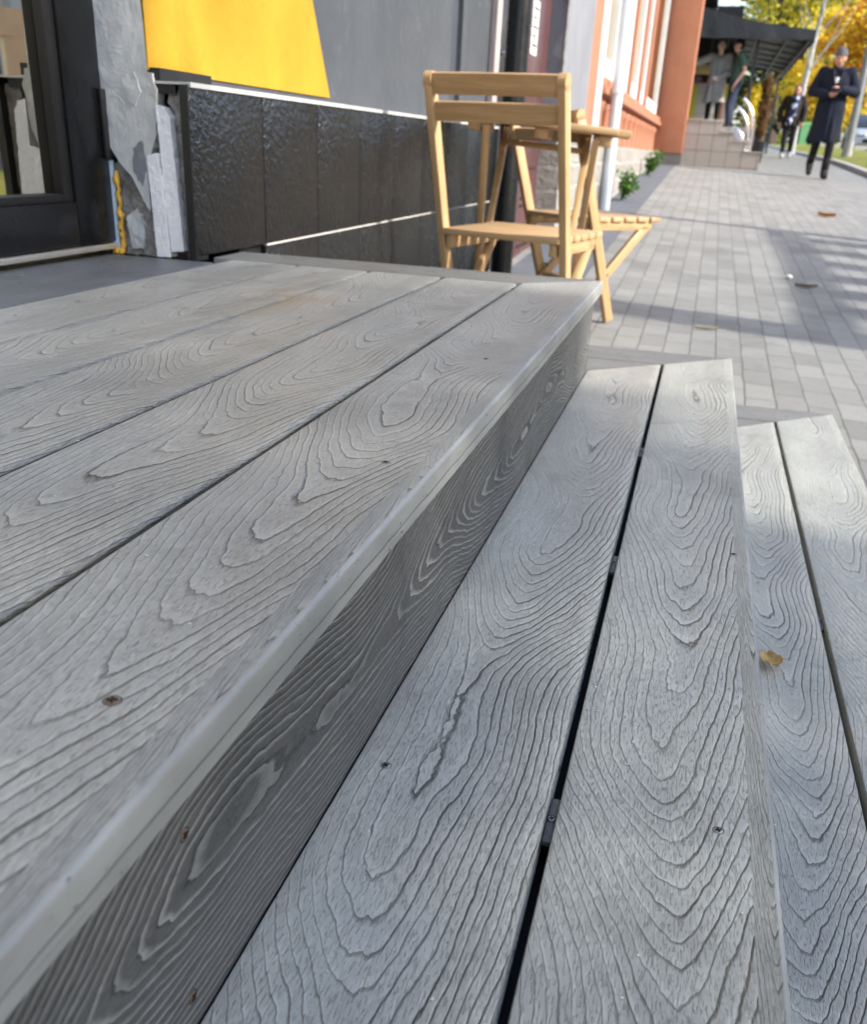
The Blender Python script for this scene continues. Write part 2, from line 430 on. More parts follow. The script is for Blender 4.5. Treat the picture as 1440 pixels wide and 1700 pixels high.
def glassmat(name, tint, refl=.10):
    t = NT(name)
    tr = t.n('BsdfTransparent'); tr.inputs[0].default_value = (*tint, 1)
    gl = t.n('BsdfGlossy'); gl.inputs['Roughness'].default_value = .02; gl.inputs[0].default_value = (1, .93, .78, 1)
    fr = t.n('Fresnel'); fr.inputs[0].default_value = 1.55
    mx = t.n('MixShader')
    f = t.math('ADD', t.math('MULTIPLY', fr.outputs[0], 1.3), refl, clamp=True)
    t.put(mx.inputs[0], f); t.put(mx.inputs[1], tr.outputs[0]); t.put(mx.inputs[2], gl.outputs[0])
    t.t.links.new(mx.outputs[0], t.out.inputs[0]); t.t.nodes.remove(t.b)
    return t.m
M['glass'] = glassmat('door_glass', (.6, .6, .52), .55)
M['pane'] = glassmat('window_glass', (.12, .13, .13), .25)

def leafmat(name, c):
    t = NT(name); co = t.coord()
    n = t.noise(co, 3.1, 2)
    col = t.mix(n, tuple(q*.7 for q in c), tuple(min(1, q*1.3) for q in c))
    t.set(col, .55, 0, .3)
    tl = t.n('BsdfTranslucent'); t.put(tl.inputs[0], col)
    mx = t.n('MixShader'); mx.inputs[0].default_value = .5
    t.put(mx.inputs[1], t.b.outputs[0]); t.put(mx.inputs[2], tl.outputs[0])
    t.t.links.new(mx.outputs[0], t.out.inputs[0])
    return t.m
LEAF = {}
for k, c in dict(y1=(.78, .60, .04), y2=(.66, .58, .06), y3=(.46, .48, .07), o1=(.62, .22, .03), o2=(.66, .36, .03), g1=(.05, .085, .03), g2=(.08, .12, .035),
                 g3=(.13, .17, .04), d1=(.025, .04, .02), d2=(.04, .055, .028), b1=(.20, .11, .04), b2=(.13, .075, .03), p1=(.06, .16, .025), p2=(.11, .26, .04)).items():
    LEAF[k] = leafmat('leaf_' + {'y': 'yellow', 'o': 'orange', 'g': 'green', 'd': 'dark', 'b': 'brown', 'p': 'weed'}[k[0]] + k[1], c)
M['bark'] = plain('bark', (.075, .058, .045), .9, .3, 20, bump=.03, bscale=30)
M['birch'] = plain('pale_bark', (.42, .41, .39), .8, .35, 9, bump=.02, bscale=25)

# ------------------------------------------------------------------ ground
def smooth01(t):
    t = max(0., min(1., t)); return t*t*(3 - 2*t)
def g(x, y):
    b = -.5 + .04*y if y < 14 else .06 + .02*(min(y, 60) - 14)
    if y < -6: b = -.74
    return b - .035*(1 - smooth01((y - 12)/12))*max(0, min(x, 5) + .4)

def frange(a, b, n): return [a + (b - a)*i/n for i in range(n + 1)]
def sheet(name, xs, ys, dz, mat, kind='structure', f=None):
    mb = MB(); f = f or (lambda x, y: g(x, y) + dz)
    V = [[mb.v((x, y, f(x, y))) for x in xs] for y in ys]
    for i in range(len(ys) - 1):
        for j in range(len(xs) - 1):
            mb.face([V[i][j], V[i][j+1], V[i+1][j+1], V[i+1][j]])
    o = mb.build(name, mat, None, 180)
    if kind: o['kind'] = kind
    return o
YS = frange(-6, 14, 40) + frange(15, 60, 30) + [80, 120, 200, 300]
sheet('ground', [-150, -60, -20, -6, -2, -.75, 0, 2, 5, 8, 20, 60, 150], [-60, -20, -7] + YS, -.03, M['earth'])
sheet('pavement', frange(-2, 2.85, 24), YS[:70], 0, M['pavers'])
sheet('border_strip', frange(-.80, -.388, 3), [y for y in YS if .9 < y < 17], .004, M['strip'])
VX = 2.9
sheet('grass_verge', [VX, VX+.15, VX+.7, VX+1.6, VX+1.9], YS[:72], 0, M['lawn'], f=lambda x, y: g(x, y) + .07 + .10*smooth01((x-VX)/.5))
mb = MB()
for x0, x1 in ((VX-.15, VX),(VX+1.9, VX+2.05)):
    rows = [[mb.v((x, y, g(x, y) + h)) for x, h in ((x0, -.2), (x0, .075), (x1, .075), (x1, -.2))] for y in YS[:72]]
    for a, b in zip(rows, rows[1:]):
        for k in range(3): mb.face([a[k], a[k+1], b[k+1], b[k]])
o = mb.build('kerb', M['kerb']); o['kind'] = 'structure'
sheet('road', [VX+2.05, 8, 11, 14], YS, 0, M['asphalt'], f=lambda x, y: g(x, y) - .015)

# ------------------------------------------------------------------ decking terrace and steps
W = .146
A1, Z1, A2, Z2 = .280, -.174, .559, -.336
YB = -3.0
seedc = [0]
def plank(name, u0, u1, v0, vend, z, mat, parent, frame='Y', th=.024, nose=False, seed=None, label=None):
    mb = MB()
    if seed is None:
        seedc[0] += 1; seed = seedc[0]*1.37
    r = .0028; rn = .0034
    um = (u0 + u1)/2
    P = [(u0, z - th, 0), (u0, z - r, 0), (u0 + r*.3, z - r*.3, 0), (u0 + r, z, 0)]
    G = [u0 - um - th, u0 - um - r, u0 - um, u0 - um + r]
    nn = 10
    for k in range(1, nn): P.append((u0 + r + (u1 - u0 - r - (rn if nose else r))*k/nn, z, 0)); G.append(P[-1][0] - um)
    ns = len(P)
    if nose:
        for k in range(9):
            a = math.pi/2*k/8
            P.append((u1 - rn + rn*math.sin(a), z - rn + rn*math.cos(a), 1)); G.append(rn*a)
        d = rn*math.pi/2
        for zz in (.012, .016, .020, th):
            P.append((u1, z - zz, 1)); G.append(d + zz - rn)
    else:
        sl = [(0, .0045), (-.009, .0055), (-.009, .0165), (0, .0175)]      # side slot for the hidden clips
        P += [(u1 - r, z, 0), (u1 - r*.3, z - r*.3, 0), (u1, z - r, 0)] + [(u1 + q, z - w_, 0) for q, w_ in sl] + [(u1, z - th, 0)]
        G += [u1 - um - r, u1 - um, u1 - um + r] + [u1 - um + w_ for q, w_ in sl] + [u1 - um + th]
    nv = 2
    rings = []
    for i in range(nv):
        row = []
        for (u, zz, s), gu in zip(P, G):
            v = v0 if i == 0 else vend(u)
            p = (u, v, zz) if frame == 'Y' else (v, u, zz)
            row.append(mb.v(p, (gu, v, seed)))
        rings.append(row)
    n = len(P)
    for k in range(n):
        mb.mi = 1 if (nose and ns <= k < n - 1) else 0
        mb.face([rings[0][k], rings[0][(k+1) % n], rings[1][(k+1) % n], rings[1][k]])
    mb.mi = 0
    mb.face(rings[0][::-1]); mb.face(rings[1])
    o = mb.build(name, [mat, M['nosing']], parent, 35)
    if label: o['label'] = label
    return o

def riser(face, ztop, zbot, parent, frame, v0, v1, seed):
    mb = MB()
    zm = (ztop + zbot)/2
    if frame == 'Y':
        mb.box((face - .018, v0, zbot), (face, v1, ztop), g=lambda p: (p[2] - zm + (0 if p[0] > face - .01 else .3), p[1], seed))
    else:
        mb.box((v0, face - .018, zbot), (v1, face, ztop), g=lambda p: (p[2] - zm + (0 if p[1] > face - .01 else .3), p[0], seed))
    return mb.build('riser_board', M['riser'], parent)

def screw(parent, x, y, z, axis='z', r=.0034, mat='steel', rot=.4):
    mb = MB()
    prof = [(0, .0006), (r*.8, .0004), (r, -.0002), (r, -.003)]
    n = 20
    A = Matrix.Translation((x, y, z)) @ (Matrix.Rotation(R(90), 4, 'Y') if axis == 'x' else Matrix.Identity(4)) @ Matrix.Rotation(rot, 4, 'Z')
    c = mb.v(A @ Vector((0, 0, .0006)))
    rg = [[mb.v(A @ Vector((q*math.cos(k*2*math.pi/n), q*math.sin(k*2*math.pi/n), h))) for k in range(n)] for q, h in prof[1:]]
    for k in range(n): mb.face([c, rg[0][k], rg[0][(k+1) % n]])
    for a, b in zip(rg, rg[1:]):
        for k in range(n): mb.face([a[k], b[k], b[(k+1) % n], a[(k+1) % n]])
    # near-black cross bars and thin flat ring round the head
    mb.mi = 1
    for s in (0, 1):
        B = A @ Matrix.Rotation(R(90*s), 4, 'Z')
        mb.box((-r*.62, -r*.13, .0004 + .0001*s), (r*.62, r*.13, .0011 + .0001*s), B)
    ro = [mb.v(A @ Vector((r*1.14*math.cos(k*2*math.pi/n), r*1.14*math.sin(k*2*math.pi/n), .0002))) for k in range(n)]
    ri = [mb.v(A @ Vector((r*1.0*math.cos(k*2*math.pi/n), r*1.0*math.sin(k*2*math.pi/n), .0001))) for k in range(n)]
    for k in range(n): mb.face([ri[k], ro[k], ro[(k+1) % n], ri[(k+1) % n]])
    return mb.build('screw', [M[mat], M['slot']], parent, 40)

XW = -.765
deck = thing('decking_terrace', 'grey wood-grain decking terrace in front of the black glass door, two steps above the pavement', 'terrace', (0, 0, 0))
gap = .0084
boards = []
for k in range(5):
    u1 = 0 if k == 0 else -W*k
    u0 = -W*(k+1) + gap
    if k == 0:
        b = plank('nosing_board', u0, u1, YB, lambda u: u - .0008, 0, M['deck'], deck, nose=True, seed=3.1)
    else:
        b = plank('deck_board', u0, u1, YB, lambda u: -W - .003, 0, M['deck'], deck)
    boards.append(b)
plank('threshold_board', -.965, -W*5 - .001, YB, lambda u: -.205, -.001, wpc('slate_composite', (.090, .098, .108), (.13, .139, .15), depth=.0018), deck, label='plain blue-grey board under the door')
plank('end_board', -W + gap, 0, XW, lambda u: u - .0008, 0, M['endboard'], deck, 'X', nose=True)
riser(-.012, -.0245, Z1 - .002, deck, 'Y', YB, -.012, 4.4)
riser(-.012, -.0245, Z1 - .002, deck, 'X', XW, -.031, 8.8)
mb = MB(); mb.box((-.95, YB, -.55), (-.034, -.034, -.028)); mb.build('gap_shade_block', M['void'], deck)  # solid black fill makes the board gaps read as deep shade
screw(boards[0], -.047, -1.667, 0, mat='rust', r=.0038)
screw(boards[0], -.040, -1.291, 0, r=.0034)
screw(boards[0], -.052, -.86, 0, r=.003)
rb = [c for c in deck.children if c.name.startswith('riser_board')][0]
screw(rb, -.012, -1.676, -.058, 'x', .0034, 'rust'); screw(rb, -.012, -1.681, -.154, 'x', .0034, 'rust')

def step(label, a, z, a_in, zlow, sd, clips, screws):
    t = thing('decking_step', label, 'step', (0, 0, 0))
    lo = a_in - .011
    g2 = .0068
    inner = plank('tread_board', lo, a - W - g2/2, YB, lambda u: u - .0008, z, M['tread'], t, seed=sd)
    outer = plank('nosing_board', a - W + g2/2, a, YB, lambda u: u - .0008, z, M['tread'], t, nose=True, seed=sd + 2.6)
    plank('return_tread_board', lo, a - W - g2/2, XW, lambda u: u - .0008, z, M['endboard'], t, 'X', seed=sd + 5)
    plank('return_nosing_board', a - W + g2/2, a, XW, lambda u: u - .0008, z, M['endboard'], t, 'X', nose=True, seed=sd + 8)
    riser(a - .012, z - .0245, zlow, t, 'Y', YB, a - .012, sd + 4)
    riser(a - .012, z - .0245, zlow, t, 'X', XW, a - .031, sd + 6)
    mb = MB()
    mb.box((a_in - .13, YB, zlow - .05), (a - .033, a - .033, z - .030))
    mb.build('gap_shade_block', M['void'], t)
    for y in clips:
        mb = MB()
        x = a - W
        mb.box((x - .0033, y - .024, z - .012), (x + .0033, y + .024, z - .0075), bev=.001)
        c = mb.build('board_clip', M['clip'], t, 40)
        screw(c, x, y, z - .0068, r=.0030, rot=.2)
    for (b, x, y) in screws:
        screw(inner if b == 0 else outer, x, y, z, r=.0034, rot=random.random())
    return t
step('upper grey decking step directly below the terrace edge', A1, Z1, 0, Z2 - .002, 21.7, (-1.454, -.989, -.531), ((1, .243, -1.44), (1, .262, -.93), (0, .012, -1.441)))
step('lower grey decking step nearest to the paving', A2, Z2, A1, -.62, 33.9, (-1.2, -.70), ((1, .52, -.75),))

# ------------------------------------------------------------------ grey shop building on the left
XF = -.855           # painted wall plane
XT = -.77            # face of the black tile cladding
shop = thing('shop_building', 'grey shop building with yellow painted corner, black tile base and black glass door', 'building', (0, 0, 0))
def wallbox(name, y0, y1, z0, z1, x, mat, parent=shop, depth=.25, label=None):
    mb = MB(); mb.box((x - depth, y0, z0), (x, y1, z1))
    o = mb.build(name, mat, parent)
    if label: o['label'] = label
    return o
H = 4.6
wallbox('wall', .0, 2.07, -.6, H, XF, M['greywall'])
wallbox('dark_panel', 2.07, 2.24, -.6, H, XF - .02, M['darkpaint'])
wallbox('wall', 2.24, 2.77, -.6, H, XF, M['greywall'])
wallbox('door_surround', 2.77, 2.94, -.6, H, XF + .01, M['beige'])
wallbox('pilaster', 4.47, 5.78, .26, H, -.77, M['palegrey'], depth=.3, label='pale grey rendered pilaster')
wallbox('plinth', 4.475, 5.782, -.6, .258, -.735, M['stone'], depth=.33, label='rough stone plinth')
# yellow painted area with a slanting right edge
mb = MB()
Myz = Matrix(((0, 0, 1, XF), (1, 0, 0, 0), (0, 1, 0, 0), (0, 0, 0, 1)))
yb, zb = .755, .322
mb.prism([(-.188, zb), (yb, zb), (yb - (H - zb)*.3, H - .6), (-.188, H - .6)] if False else [(-.188, zb), (yb, zb), (.63, .533), (-.188, 1.92)], Myz, .004)
mb.build('yellow_panel', M['yellow'], shop)
# tile cladding: two courses
mb = MB()
ty = [-.198, .13, .451, .772, 1.093, 1.414, 1.735, 2.056, 2.377, 2.66]
for a, b in zip(ty, ty[1:]):
    mb.box((XT - .014, a + .0020, .006), (XT, b - .0020, .300), bev=.0012)
for a, b in zip(ty[1:], ty[2:]):
    mb.box((XT - .014, a + .0012, -.300), (XT - .001, b - .0012, .001), bev=.0012)
    mb.box((XT - .014, a + .0012, -.60), (XT - .001, b - .0012, -.303), bev=.0012)
mb.build('tile_cladding', M['tile'], shop, 40)
mb = MB(); mb.box((XF, .02, -.6), (XT - .0145, 2.655, .296)); mb.build('cladding_backing', M['tileedge'], shop)
mb = MB(); mb.box((XT - .012, .14, .0014), (XT - .0022, 2.655, .0056)); mb.build('grout_line', M['grout'], shop)
mb = MB(); mb.box((XF + .0005, -.19, .3005), (XT + .003, 2.66, .3045)); mb.box((XT + .0005, -.19, .2965), (XT + .003, 2.66, .3003)); mb.build('ledge_flashing', M['flash'], shop)
mb = MB(); mb.box((XF, -.185, .306), (XF + .025, .02, .326)); mb.box((XF + .001, -.186, .285), (XT - .03, -.10, .2995)); mb.build('cavity_shade_strip', M['seal'], shop)  # black boxes paint in the shade of the cavity under the yellow panel

# the broken reveal between door and tiles (faces the camera, plane y = -.19)
YR = -.19
mb = MB(); mb.box((-1.02, YR + .046, -.02), (XF - .001, -.001, H)); mb.build('reveal_core', M['rawstone'], shop)
def lumpy(name, poly, y, depth, mat, amp=.004, fr=40, cut=.006, tooth=.0022):
    """a ragged slab standing in the reveal plane; poly in (x, z)"""
    mb = MB()
    Mx = Matrix(((1, 0, 0, 0), (0, 0, -1, y), (0, 1, 0, 0), (0, 0, 0, 1)))
    out = []
    for k, p in enumerate(poly):                  # broken edge: small random teeth
        q = poly[(k + 1) % len(poly)]; L = math.dist(p, q); m = max(1, int(L/.007)) if L < .3 else 1
        for i in range(m):
            s_ = i/m; j = 0 if i == 0 else tooth
            out.append((p[0] + (q[0] - p[0])*s_ + random.uniform(-j, j), p[1] + (q[1] - p[1])*s_ + random.uniform(-j, j)))
    poly = out
    mb.prism(poly, Mx, depth)
    bm = mb.bm
    bmesh.ops.triangulate(bm, faces=bm.faces[:])
    for _ in range(5):
        es = [e for e in bm.edges if e.calc_length() > cut]
        if not es: break
        bmesh.ops.subdivide_edges(bm, edges=es, cuts=1)
        bmesh.ops.triangulate(bm, faces=bm.faces[:])
    for v in bm.verts:
        n = mnoise.noise_vector(v.co*fr) + .5*mnoise.noise_vector(v.co*fr*3.1)
        v.co += Vector((n.x*.5, n.y, n.z*.5))*amp
    return mb.build(name, mat, shop, 50)
# smooth plaster above, hanging in a torn flap beside the hinge
lumpy('plaster_reveal', [(-.962, .30), (-.955, .215), (-.925, .165), (-.907, .16), (-.880, .10), (-.868, .082), (-.864, .17), (-.845, .21), (-.835, .29), (-.842, .316), (-.866, .322), (-.866, .8), (-.955, .8)], YR + .03, .032, M['render'], .0016, 16, .010)
wallbox('plaster_reveal', YR + .0, YR + .05, .79, H, XF - .003, M['palegrey'], depth=.10)
lumpy('broken_render', [(-.945, .0), (-.86, .0), (-.858, .10), (-.87, .14), (-.90, .19), (-.945, .16)], YR + .032, .018, M['rawstone'], .005, 45, .008)
lumpy('broken_render', [(-.918, .012), (-.893, .012), (-.887, .055), (-.9, .085), (-.925, .07)], YR + .016, .010, M['render'], .004, 50, .008)
lumpy('plaster_flake', [(-.948, .262), (-.925, .285), (-.905, .270), (-.898, .235), (-.915, .205), (-.938, .215)], YR + .0, .0025, M['render'], .0012, 30, .006)
lumpy('plaster_flake', [(-.905, .315), (-.878, .318), (-.866, .285), (-.880, .262), (-.900, .280)], YR - .0005, .003, M['render'], .0014, 30, .006)
lumpy('plaster_flake', [(-.893, .19), (-.872, .205), (-.868, .15), (-.879, .125), (-.896, .15)], YR - .0002, .003, M['palegrey'], .0014, 30, .006)
lumpy('styrofoam_slab', [(-.856, .001), (-.829, .001), (-.833, .10), (-.838, .185), (-.862, .18), (-.859, .09)], YR + .022, .03, M['foam'], .0010, 110, .006, .0011)
lumpy('styrofoam_slab', [(-.826, .012), (-.800, .014), (-.806, .12), (-.811, .245), (-.822, .262), (-.838, .266), (-.833, .12)], YR + .022, .026, M['foam'], .0010, 110, .006, .0011)
lumpy('cement_edge', [(-.799, .0), (-.785, .0), (-.787, .29), (-.815, .292), (-.822, .27), (-.809, .25), (-.803, .12)], YR + .026, .014, M['rawstone'], .004, 50, .009)
mb = MB(); mb.box((-.7865, -.1985, -.002), (-.771, -.15, .300)); mb.build('tile_edge', M['tileedge'], shop)
# foam bead and blue film beside the frame
mb = MB()
pts = [(-.937 + random.uniform(-.003, .003), YR + .004, .150 - .148*i/22) for i in range(23)]
mb.tube(pts, [.0046 + random.uniform(-.002, .0034) for _ in pts], 9)
pts = [(-.955 + .022*i/7, YR - .001 + random.uniform(-.002, .002), .004) for i in range(8)]
mb.tube(pts, [.006 + random.uniform(-.002, .003) for _ in pts], 8)
mb.build('foam_bead', M['pufoam'], shop, 60)
mb = MB(); mb.box((-.9585, YR + .002, .008), (-.9435, YR + .008, .168)); mb.box((-.965, YR + .012, .29), (-.957, YR + .018, H)); mb.build('protective_film', M['film'], shop)

# black glass door standing in the opening
XD = -.95
yr, yl = -.178, -2.2
mb = MB()
mb.box((XD - .06, yr - .128, .022), (XD, yr, 2.35), bev=.003)
mb.box((XD - .06, yl, .022), (XD - .0005, yr - .1285, .098), bev=.003)
mb.box((XD - .06, yl - .12, .022), (XD, yl, 2.35), bev=.003)
mb.box((XD - .06, yl, 2.23), (XD - .0005, yr - .1285, 2.35))
door = mb.build('glass_door', M['blackframe'], shop, 40)
mb = MB(); mb.box((XD - .034, yl, .098), (XD - .026, yr - .128, 2.23)); mb.build('glass', M['glass'], door)
mb = MB()
mb.box((XD - .026, yr - .158, .098), (XD - .006, yr - .128, 2.23), bev=.002); mb.box((XD - .026, yl, .098), (XD - .006, yr - .158, .112), bev=.002)
mb.build('glazing_bead', M['seal'], door, 40)
mb = MB(); mb.box((XD - .05, yl, .0095), (XD + .004, yr, .0195), bev=.001); mb.build('sill_profile', M['alu'], door, 40)
mb = MB()
mb.tube([(XD + .012, yr + .016, .165), (XD + .012, yr + .016, .228)], .0115, 16); mb.tube([(XD + .012, yr + .016, .2295), (XD + .012, yr + .016, .293)], .0115, 16)
mb.box((XD + .001, yr - .028, .17), (XD + .009, yr + .006, .288), bev=.002)
mb.build('hinge', M['seal'], door, 40)
# room behind the glass
mb = MB()
x0, x1, y0, y1 = -4.2, -1.03, -5.5, .6
mb.box((x0, y0, -.03), (x1, y1, 0)); mb.box((x0 - .1, y0, 0), (x0, y1, 2.9)); mb.box((x0, y0 - .1, 0), (x1, y0, 2.9)); mb.box((x0, y1, 0), (x1, y1 + .1, 2.9)); mb.box((x0, y0, 2.9), (x1, y1, 3))
mb.build('interior', plain('shop_interior', (.62, .52, .36), .8, .2, 1.5), shop)  # beige imitates the warm reflection in the door glass
mb = MB()
for yy in (-1.35, -.72, -.2): mb.box((-2.2, yy, 0), (-2.05, yy + .12, 2.9))
mb.box((-2.6, -1.2, 0), (-2.3, -.1, .28)); mb.box((-2.6, -1.2, .9), (-2.3, -.1, .95))
mb.build('added_interior_shapes', plain('added_shape_cream', (.75, .66, .48), .6, .1, 4), shop)  # added posts and shelves imitate the pale shapes reflected in the glass
wallbox('wall', -6, yl - .12, -.6, H, XF, M['greywall'])
wallbox('lintel', yl - .12, YR, 2.36, H, XF, M['greywall'])
mb = MB(); mb.box((-5, -6, H), (-.74, 5.78, H + .3)); mb.build('roof', M['darkpaint'], shop)

# black side door, then the brown metal door with its notice
mb = MB()
mb.box((XF - .12, 2.94, -.6), (XF - .04, 3.50, 2.4))
bd = mb.build('black_door', M['blackframe'], shop)
mb = MB(); mb.tube([(XF - .03, 3.10, .62), (XF + .035, 3.10, .62), (XF + .035, 3.24, .62)], .011, 10); mb.build('handle', M['chrome'], bd, 60)
wallbox('wall', 2.94, 4.47, 2.4, H, XF, M['greywall'])
wallbox('door_frame', 3.42, 3.60, -.6, 2.4, XF - .005, M['beige'], depth=.12)
mb = MB()
mb.box((XF - .10, 3.60, -.55), (XF - .02, 4.47, 2.4))
for z in (-.33, -.25): pass
br = mb.build('brown_door', M['brown'], shop)
mb = MB()
mb.box((XF - .0195, 3.68, .12), (XF - .004, 4.40, 1.0), bev=.01); mb.box((XF - .0195, 3.68, 1.1), (XF - .004, 4.40, 2.2), bev=.01); mb.box((XF - .0195, 3.68, -.45), (XF - .004, 4.40, .05), bev=.01)
mb.build('door_panel', M['brown'], br, 40)
mb = MB()
for z in (-.30, -.26, -.22, -.08, -.04, .0):
    mb.box((XF - .0035, 3.85, z), (XF + .002, 4.2, z + .014))
mb.build('door_vent', M['seal'], br)
mb = MB()
mb.box((XF - .003, 3.80, .68), (XF - .001, 3.98, .93)); mb.mi = 1
for i in range(5): mb.box((XF - .0009, 3.82, .885 - i*.042), (XF + .0002, 3.96 - .03*(i % 2), .899 - i*.042))
o = mb.build('notice', [M['paper'], M['ink']], br); o['label'] = 'small pale paper notice with lines of print'
mb = MB(); pts = [(-.772, 4.462 + random.uniform(-.006, .006), .62 + i*.08) for i in range(40)]
mb.tube(pts, [.008 + random.uniform(-.003, .004) for _ in pts], 8); mb.build('foam_bead', M['rawstone'], shop, 60)
# dark pipe in front of the tiles' end
pt = thing('drain_pipe', 'black vertical drainpipe beside the end of the black tiles, behind the wooden table', 'pipe', (-.735, 2.78, -.45))
mb = MB(); mb.tube([(0, 0, 0), (0, 0, 3.6)], .052, 20); mb.build('pipe', plain('black_pipe', (.012, .013, .015), .3), pt, 60)
for q in (.30, 2.2):
    mb = MB(); mb.tube([(0, 0, q), (0, 0, q + .05)], .058, 20); mb.build('pipe_collar', M['seal'], pt, 50)

# ------------------------------------------------------------------ terracotta building further along
ob = thing('terracotta_building', 'terracotta building with tall white windows and rubble stone plinth', 'building', (0, 0, 0))
XO = -.77
def obox(name, lo, hi, mat, bev=0, label=None, parent=ob):
    mb = MB(); mb.box(lo, hi, bev=bev); o = mb.build(name, mat, parent, 40 if bev else None)
    if label: o['label'] = label
    return o
H2 = 7.5
obox('wall', (-6, 5.78, -.6), (XO - .34, 16.3, H2), M['orange'])
obox('wall_pier', (XO - .34, 5.782, .28), (XO, 6.22, H2), M['orange'])
obox('white_pier', (XO - .34, 6.222, .28), (XO + .01, 6.62, H2), M['white'])
obox('plinth', (XO - .34, 5.784, -.6), (XO + .05, 15.55, .278), M['stone'])
obox('apron_wall', (XO - .34, 6.622, .28), (XO - .05, 15.55, .64), M['orange'])
for i in range(13):
    y = 6.95 + i*.66
    mb = MB(); mb.loft([(XO - .045, y, .285, .05, .16), (XO - .045, y, .53, .05, .16), (XO - .045, y, .55, .065, .19), (XO - .045, y, .60, .065, .19)], 14)
    mb.build('baluster_relief', M['orange2'], ob, 60)
obox('window_sill', (XO - .34, 6.622, .64), (XO + .045, 15.55, .70), M['orange2'], .012)
obox('window_sill', (XO - .34, 6.622, .701), (XO + .02, 15.55, .765), M['orange2'], .01)
# windows: four bays of white frames with terracotta mullions between
bays = [(6.64, 8.05), (8.20, 9.55), (9.72, 11.0), (11.2, 12.2), (12.45, 15.4)]
for a, b in bays:
    mb = MB()
    xw = XO - .05
    for (y0, y1, z0, z1) in ((a, a + .16, .768, 4.2), (b - .16, b, .768, 4.2), (a + .16, b - .16, .768, .93), (a + .16, b - .16, 4.04, 4.2), (a + .16, b - .16, 2.5, 2.58)):
        mb.box((xw - .06, y0, z0), (xw, y1, z1))
    wf = mb.build('window', M['white'], ob)
    mb = MB(); mb.box((xw - .045, a + .16, .93), (xw - .035, b - .16, 4.04)); mb.build('pane', M['pane'], wf)
    mb = MB(); mb.box((xw - .20, a + .12, .90), (xw - .18, b - .12, 4.1)); mb.build('blind', M['paper'], wf)
for a, b in zip(bays, bays[1:]):
    obox('mullion', (XO - .2, a[1] + .002, .767), (XO - .02, b[0] - .002, 4.2), M['orange'])
obox('wall_head', (XO - .34, 6.622, 4.202), (XO, 15.55, H2), M['orange'])
obox('end_pillar', (XO - .34, 15.552, .26), (-.335, 16.2, H2), M['orange'], .015)
obox('pillar_base', (XO - .34, 15.56, -.2), (-.33, 16.2, .258), M['darkstone'])
dp = thing('downpipe', 'white metal downpipe on brackets in front of the terracotta building', 'downpipe', (-.67, 6.95, 0))
mb = MB(); mb.tube([(0, 0, -.27), (0, 0, 6.5)], .047, 18); mb.build('pipe', M['pipe'], dp, 60)
for z in (.66, 2.6):
    mb = MB(); mb.tube([(0, 0, z), (0, 0, z + .035)], .056, 18); mb.bar((-.05, 0, z + .017), (-.09, 0, z + .017), .03, .02); mb.build('bracket', M['pipe'], dp, 50)

# ------------------------------------------------------------------ folding bistro furniture
def folding_chair(name, label, x, y, rz, zs=1.0):
    """local +y is the front; folding X chair with two back slats"""
    z0 = g(x, y)
    t = thing(name, label, 'chair', (x, y, z0), rz, 'light wooden folding bistro chairs')
    hw = .20; SZ = .434; TOP = .838; t.scale = (1, 1, zs)
    k = .33                                   # lean of the long posts
    pz = lambda z: -.165 - (z - SZ)*k
    for s in (-1, 1):
        mb = MB()
        mb.bar((s*hw, pz(0), 0), (s*hw, pz(TOP), TOP), .024, .042, (0, 1, .3), .004)
        # rounded head of the post
        mb.tube([(s*hw - .012, pz(TOP), TOP), (s*hw + .012, pz(TOP), TOP)], .0225, 16)
        mb.bar((s*hw, pz(TOP), TOP), (s*hw, pz(TOP + .018) - .004, TOP + .018), .024, .036, (0, 1, .3), .010)
        mb.build('back_post', M['pine'], t, 40)
    for s in (-1, 1):
        mb = MB()
        xx = s*(hw - .030)
        mb.bar((xx, .165, SZ - .018), (xx, -.23, 0), .022, .038, (0, 1, 0), .004)
        mb.build('front_leg', M['pine'], t, 40)
    for z, hh in ((TOP - .008, .054), (TOP - .076, .050)):
        mb = MB(); sdd = random.random()*50
        for i in range(8):                    # gently bowed slat in eight flats
            a = -hw + .012 + (2*hw - .024)*i/8; b = -hw + .012 + (2*hw - .024)*(i+1)/8
            bow = lambda q: -.012*(1 - (q/hw)**2)
            mb.bar((a, pz(z) + bow(a), z), (b + .0005, pz(z) + bow(b), z), .015, hh, (0, -.3, 1), 0, sdd, a)
        mb.build('back_slat', M['pine'], t, 40)
    for s in (-1, 1):
        mb = MB(); mb.bar((s*(hw - .030), -.185, SZ - .024), (s*(hw - .030), .185, SZ - .024), .022, .040, (0, 0, 1), .004); mb.build('seat_rail', M['pine'], t, 40)
    n = 6
    for i in range(n):
        yy = -.165 + .36*i/(n - 1)
        mb = MB(); mb.bar((-.192, yy, SZ + .004), (.192, yy, SZ + .002), .060, .019, (0, 0, 1), .004); mb.build('seat_slat', M['pine'], t, 40)
    for z, yy, ww in ((.16, pz(.16), hw - .012), (.075, -.23 + .075*.93, hw - .041)):
        mb = MB(); mb.bar((-ww, yy, z), (ww, yy, z), .040, .020, (0, 0, 1), .004); mb.build('stretcher', M['pine'], t, 40)
    for s in (-1, 1):
        mb = MB(); mb.tube([(s*(hw - .045), pz(.2) + .02, .205), (s*(hw + .016), pz(.2) + .02, .205)], .005, 10); mb.build('pivot_bolt', M['steel'], t, 60)
    return t
folding_chair('folding_chair', 'light wooden folding chair with its slatted back turned to the terrace edge', -.375, 1.22, R(-12))
folding_chair('folding_chair', 'light wooden folding chair standing side-on beyond the table, seat towards the street', -.29, 2.36, R(-41), .90)

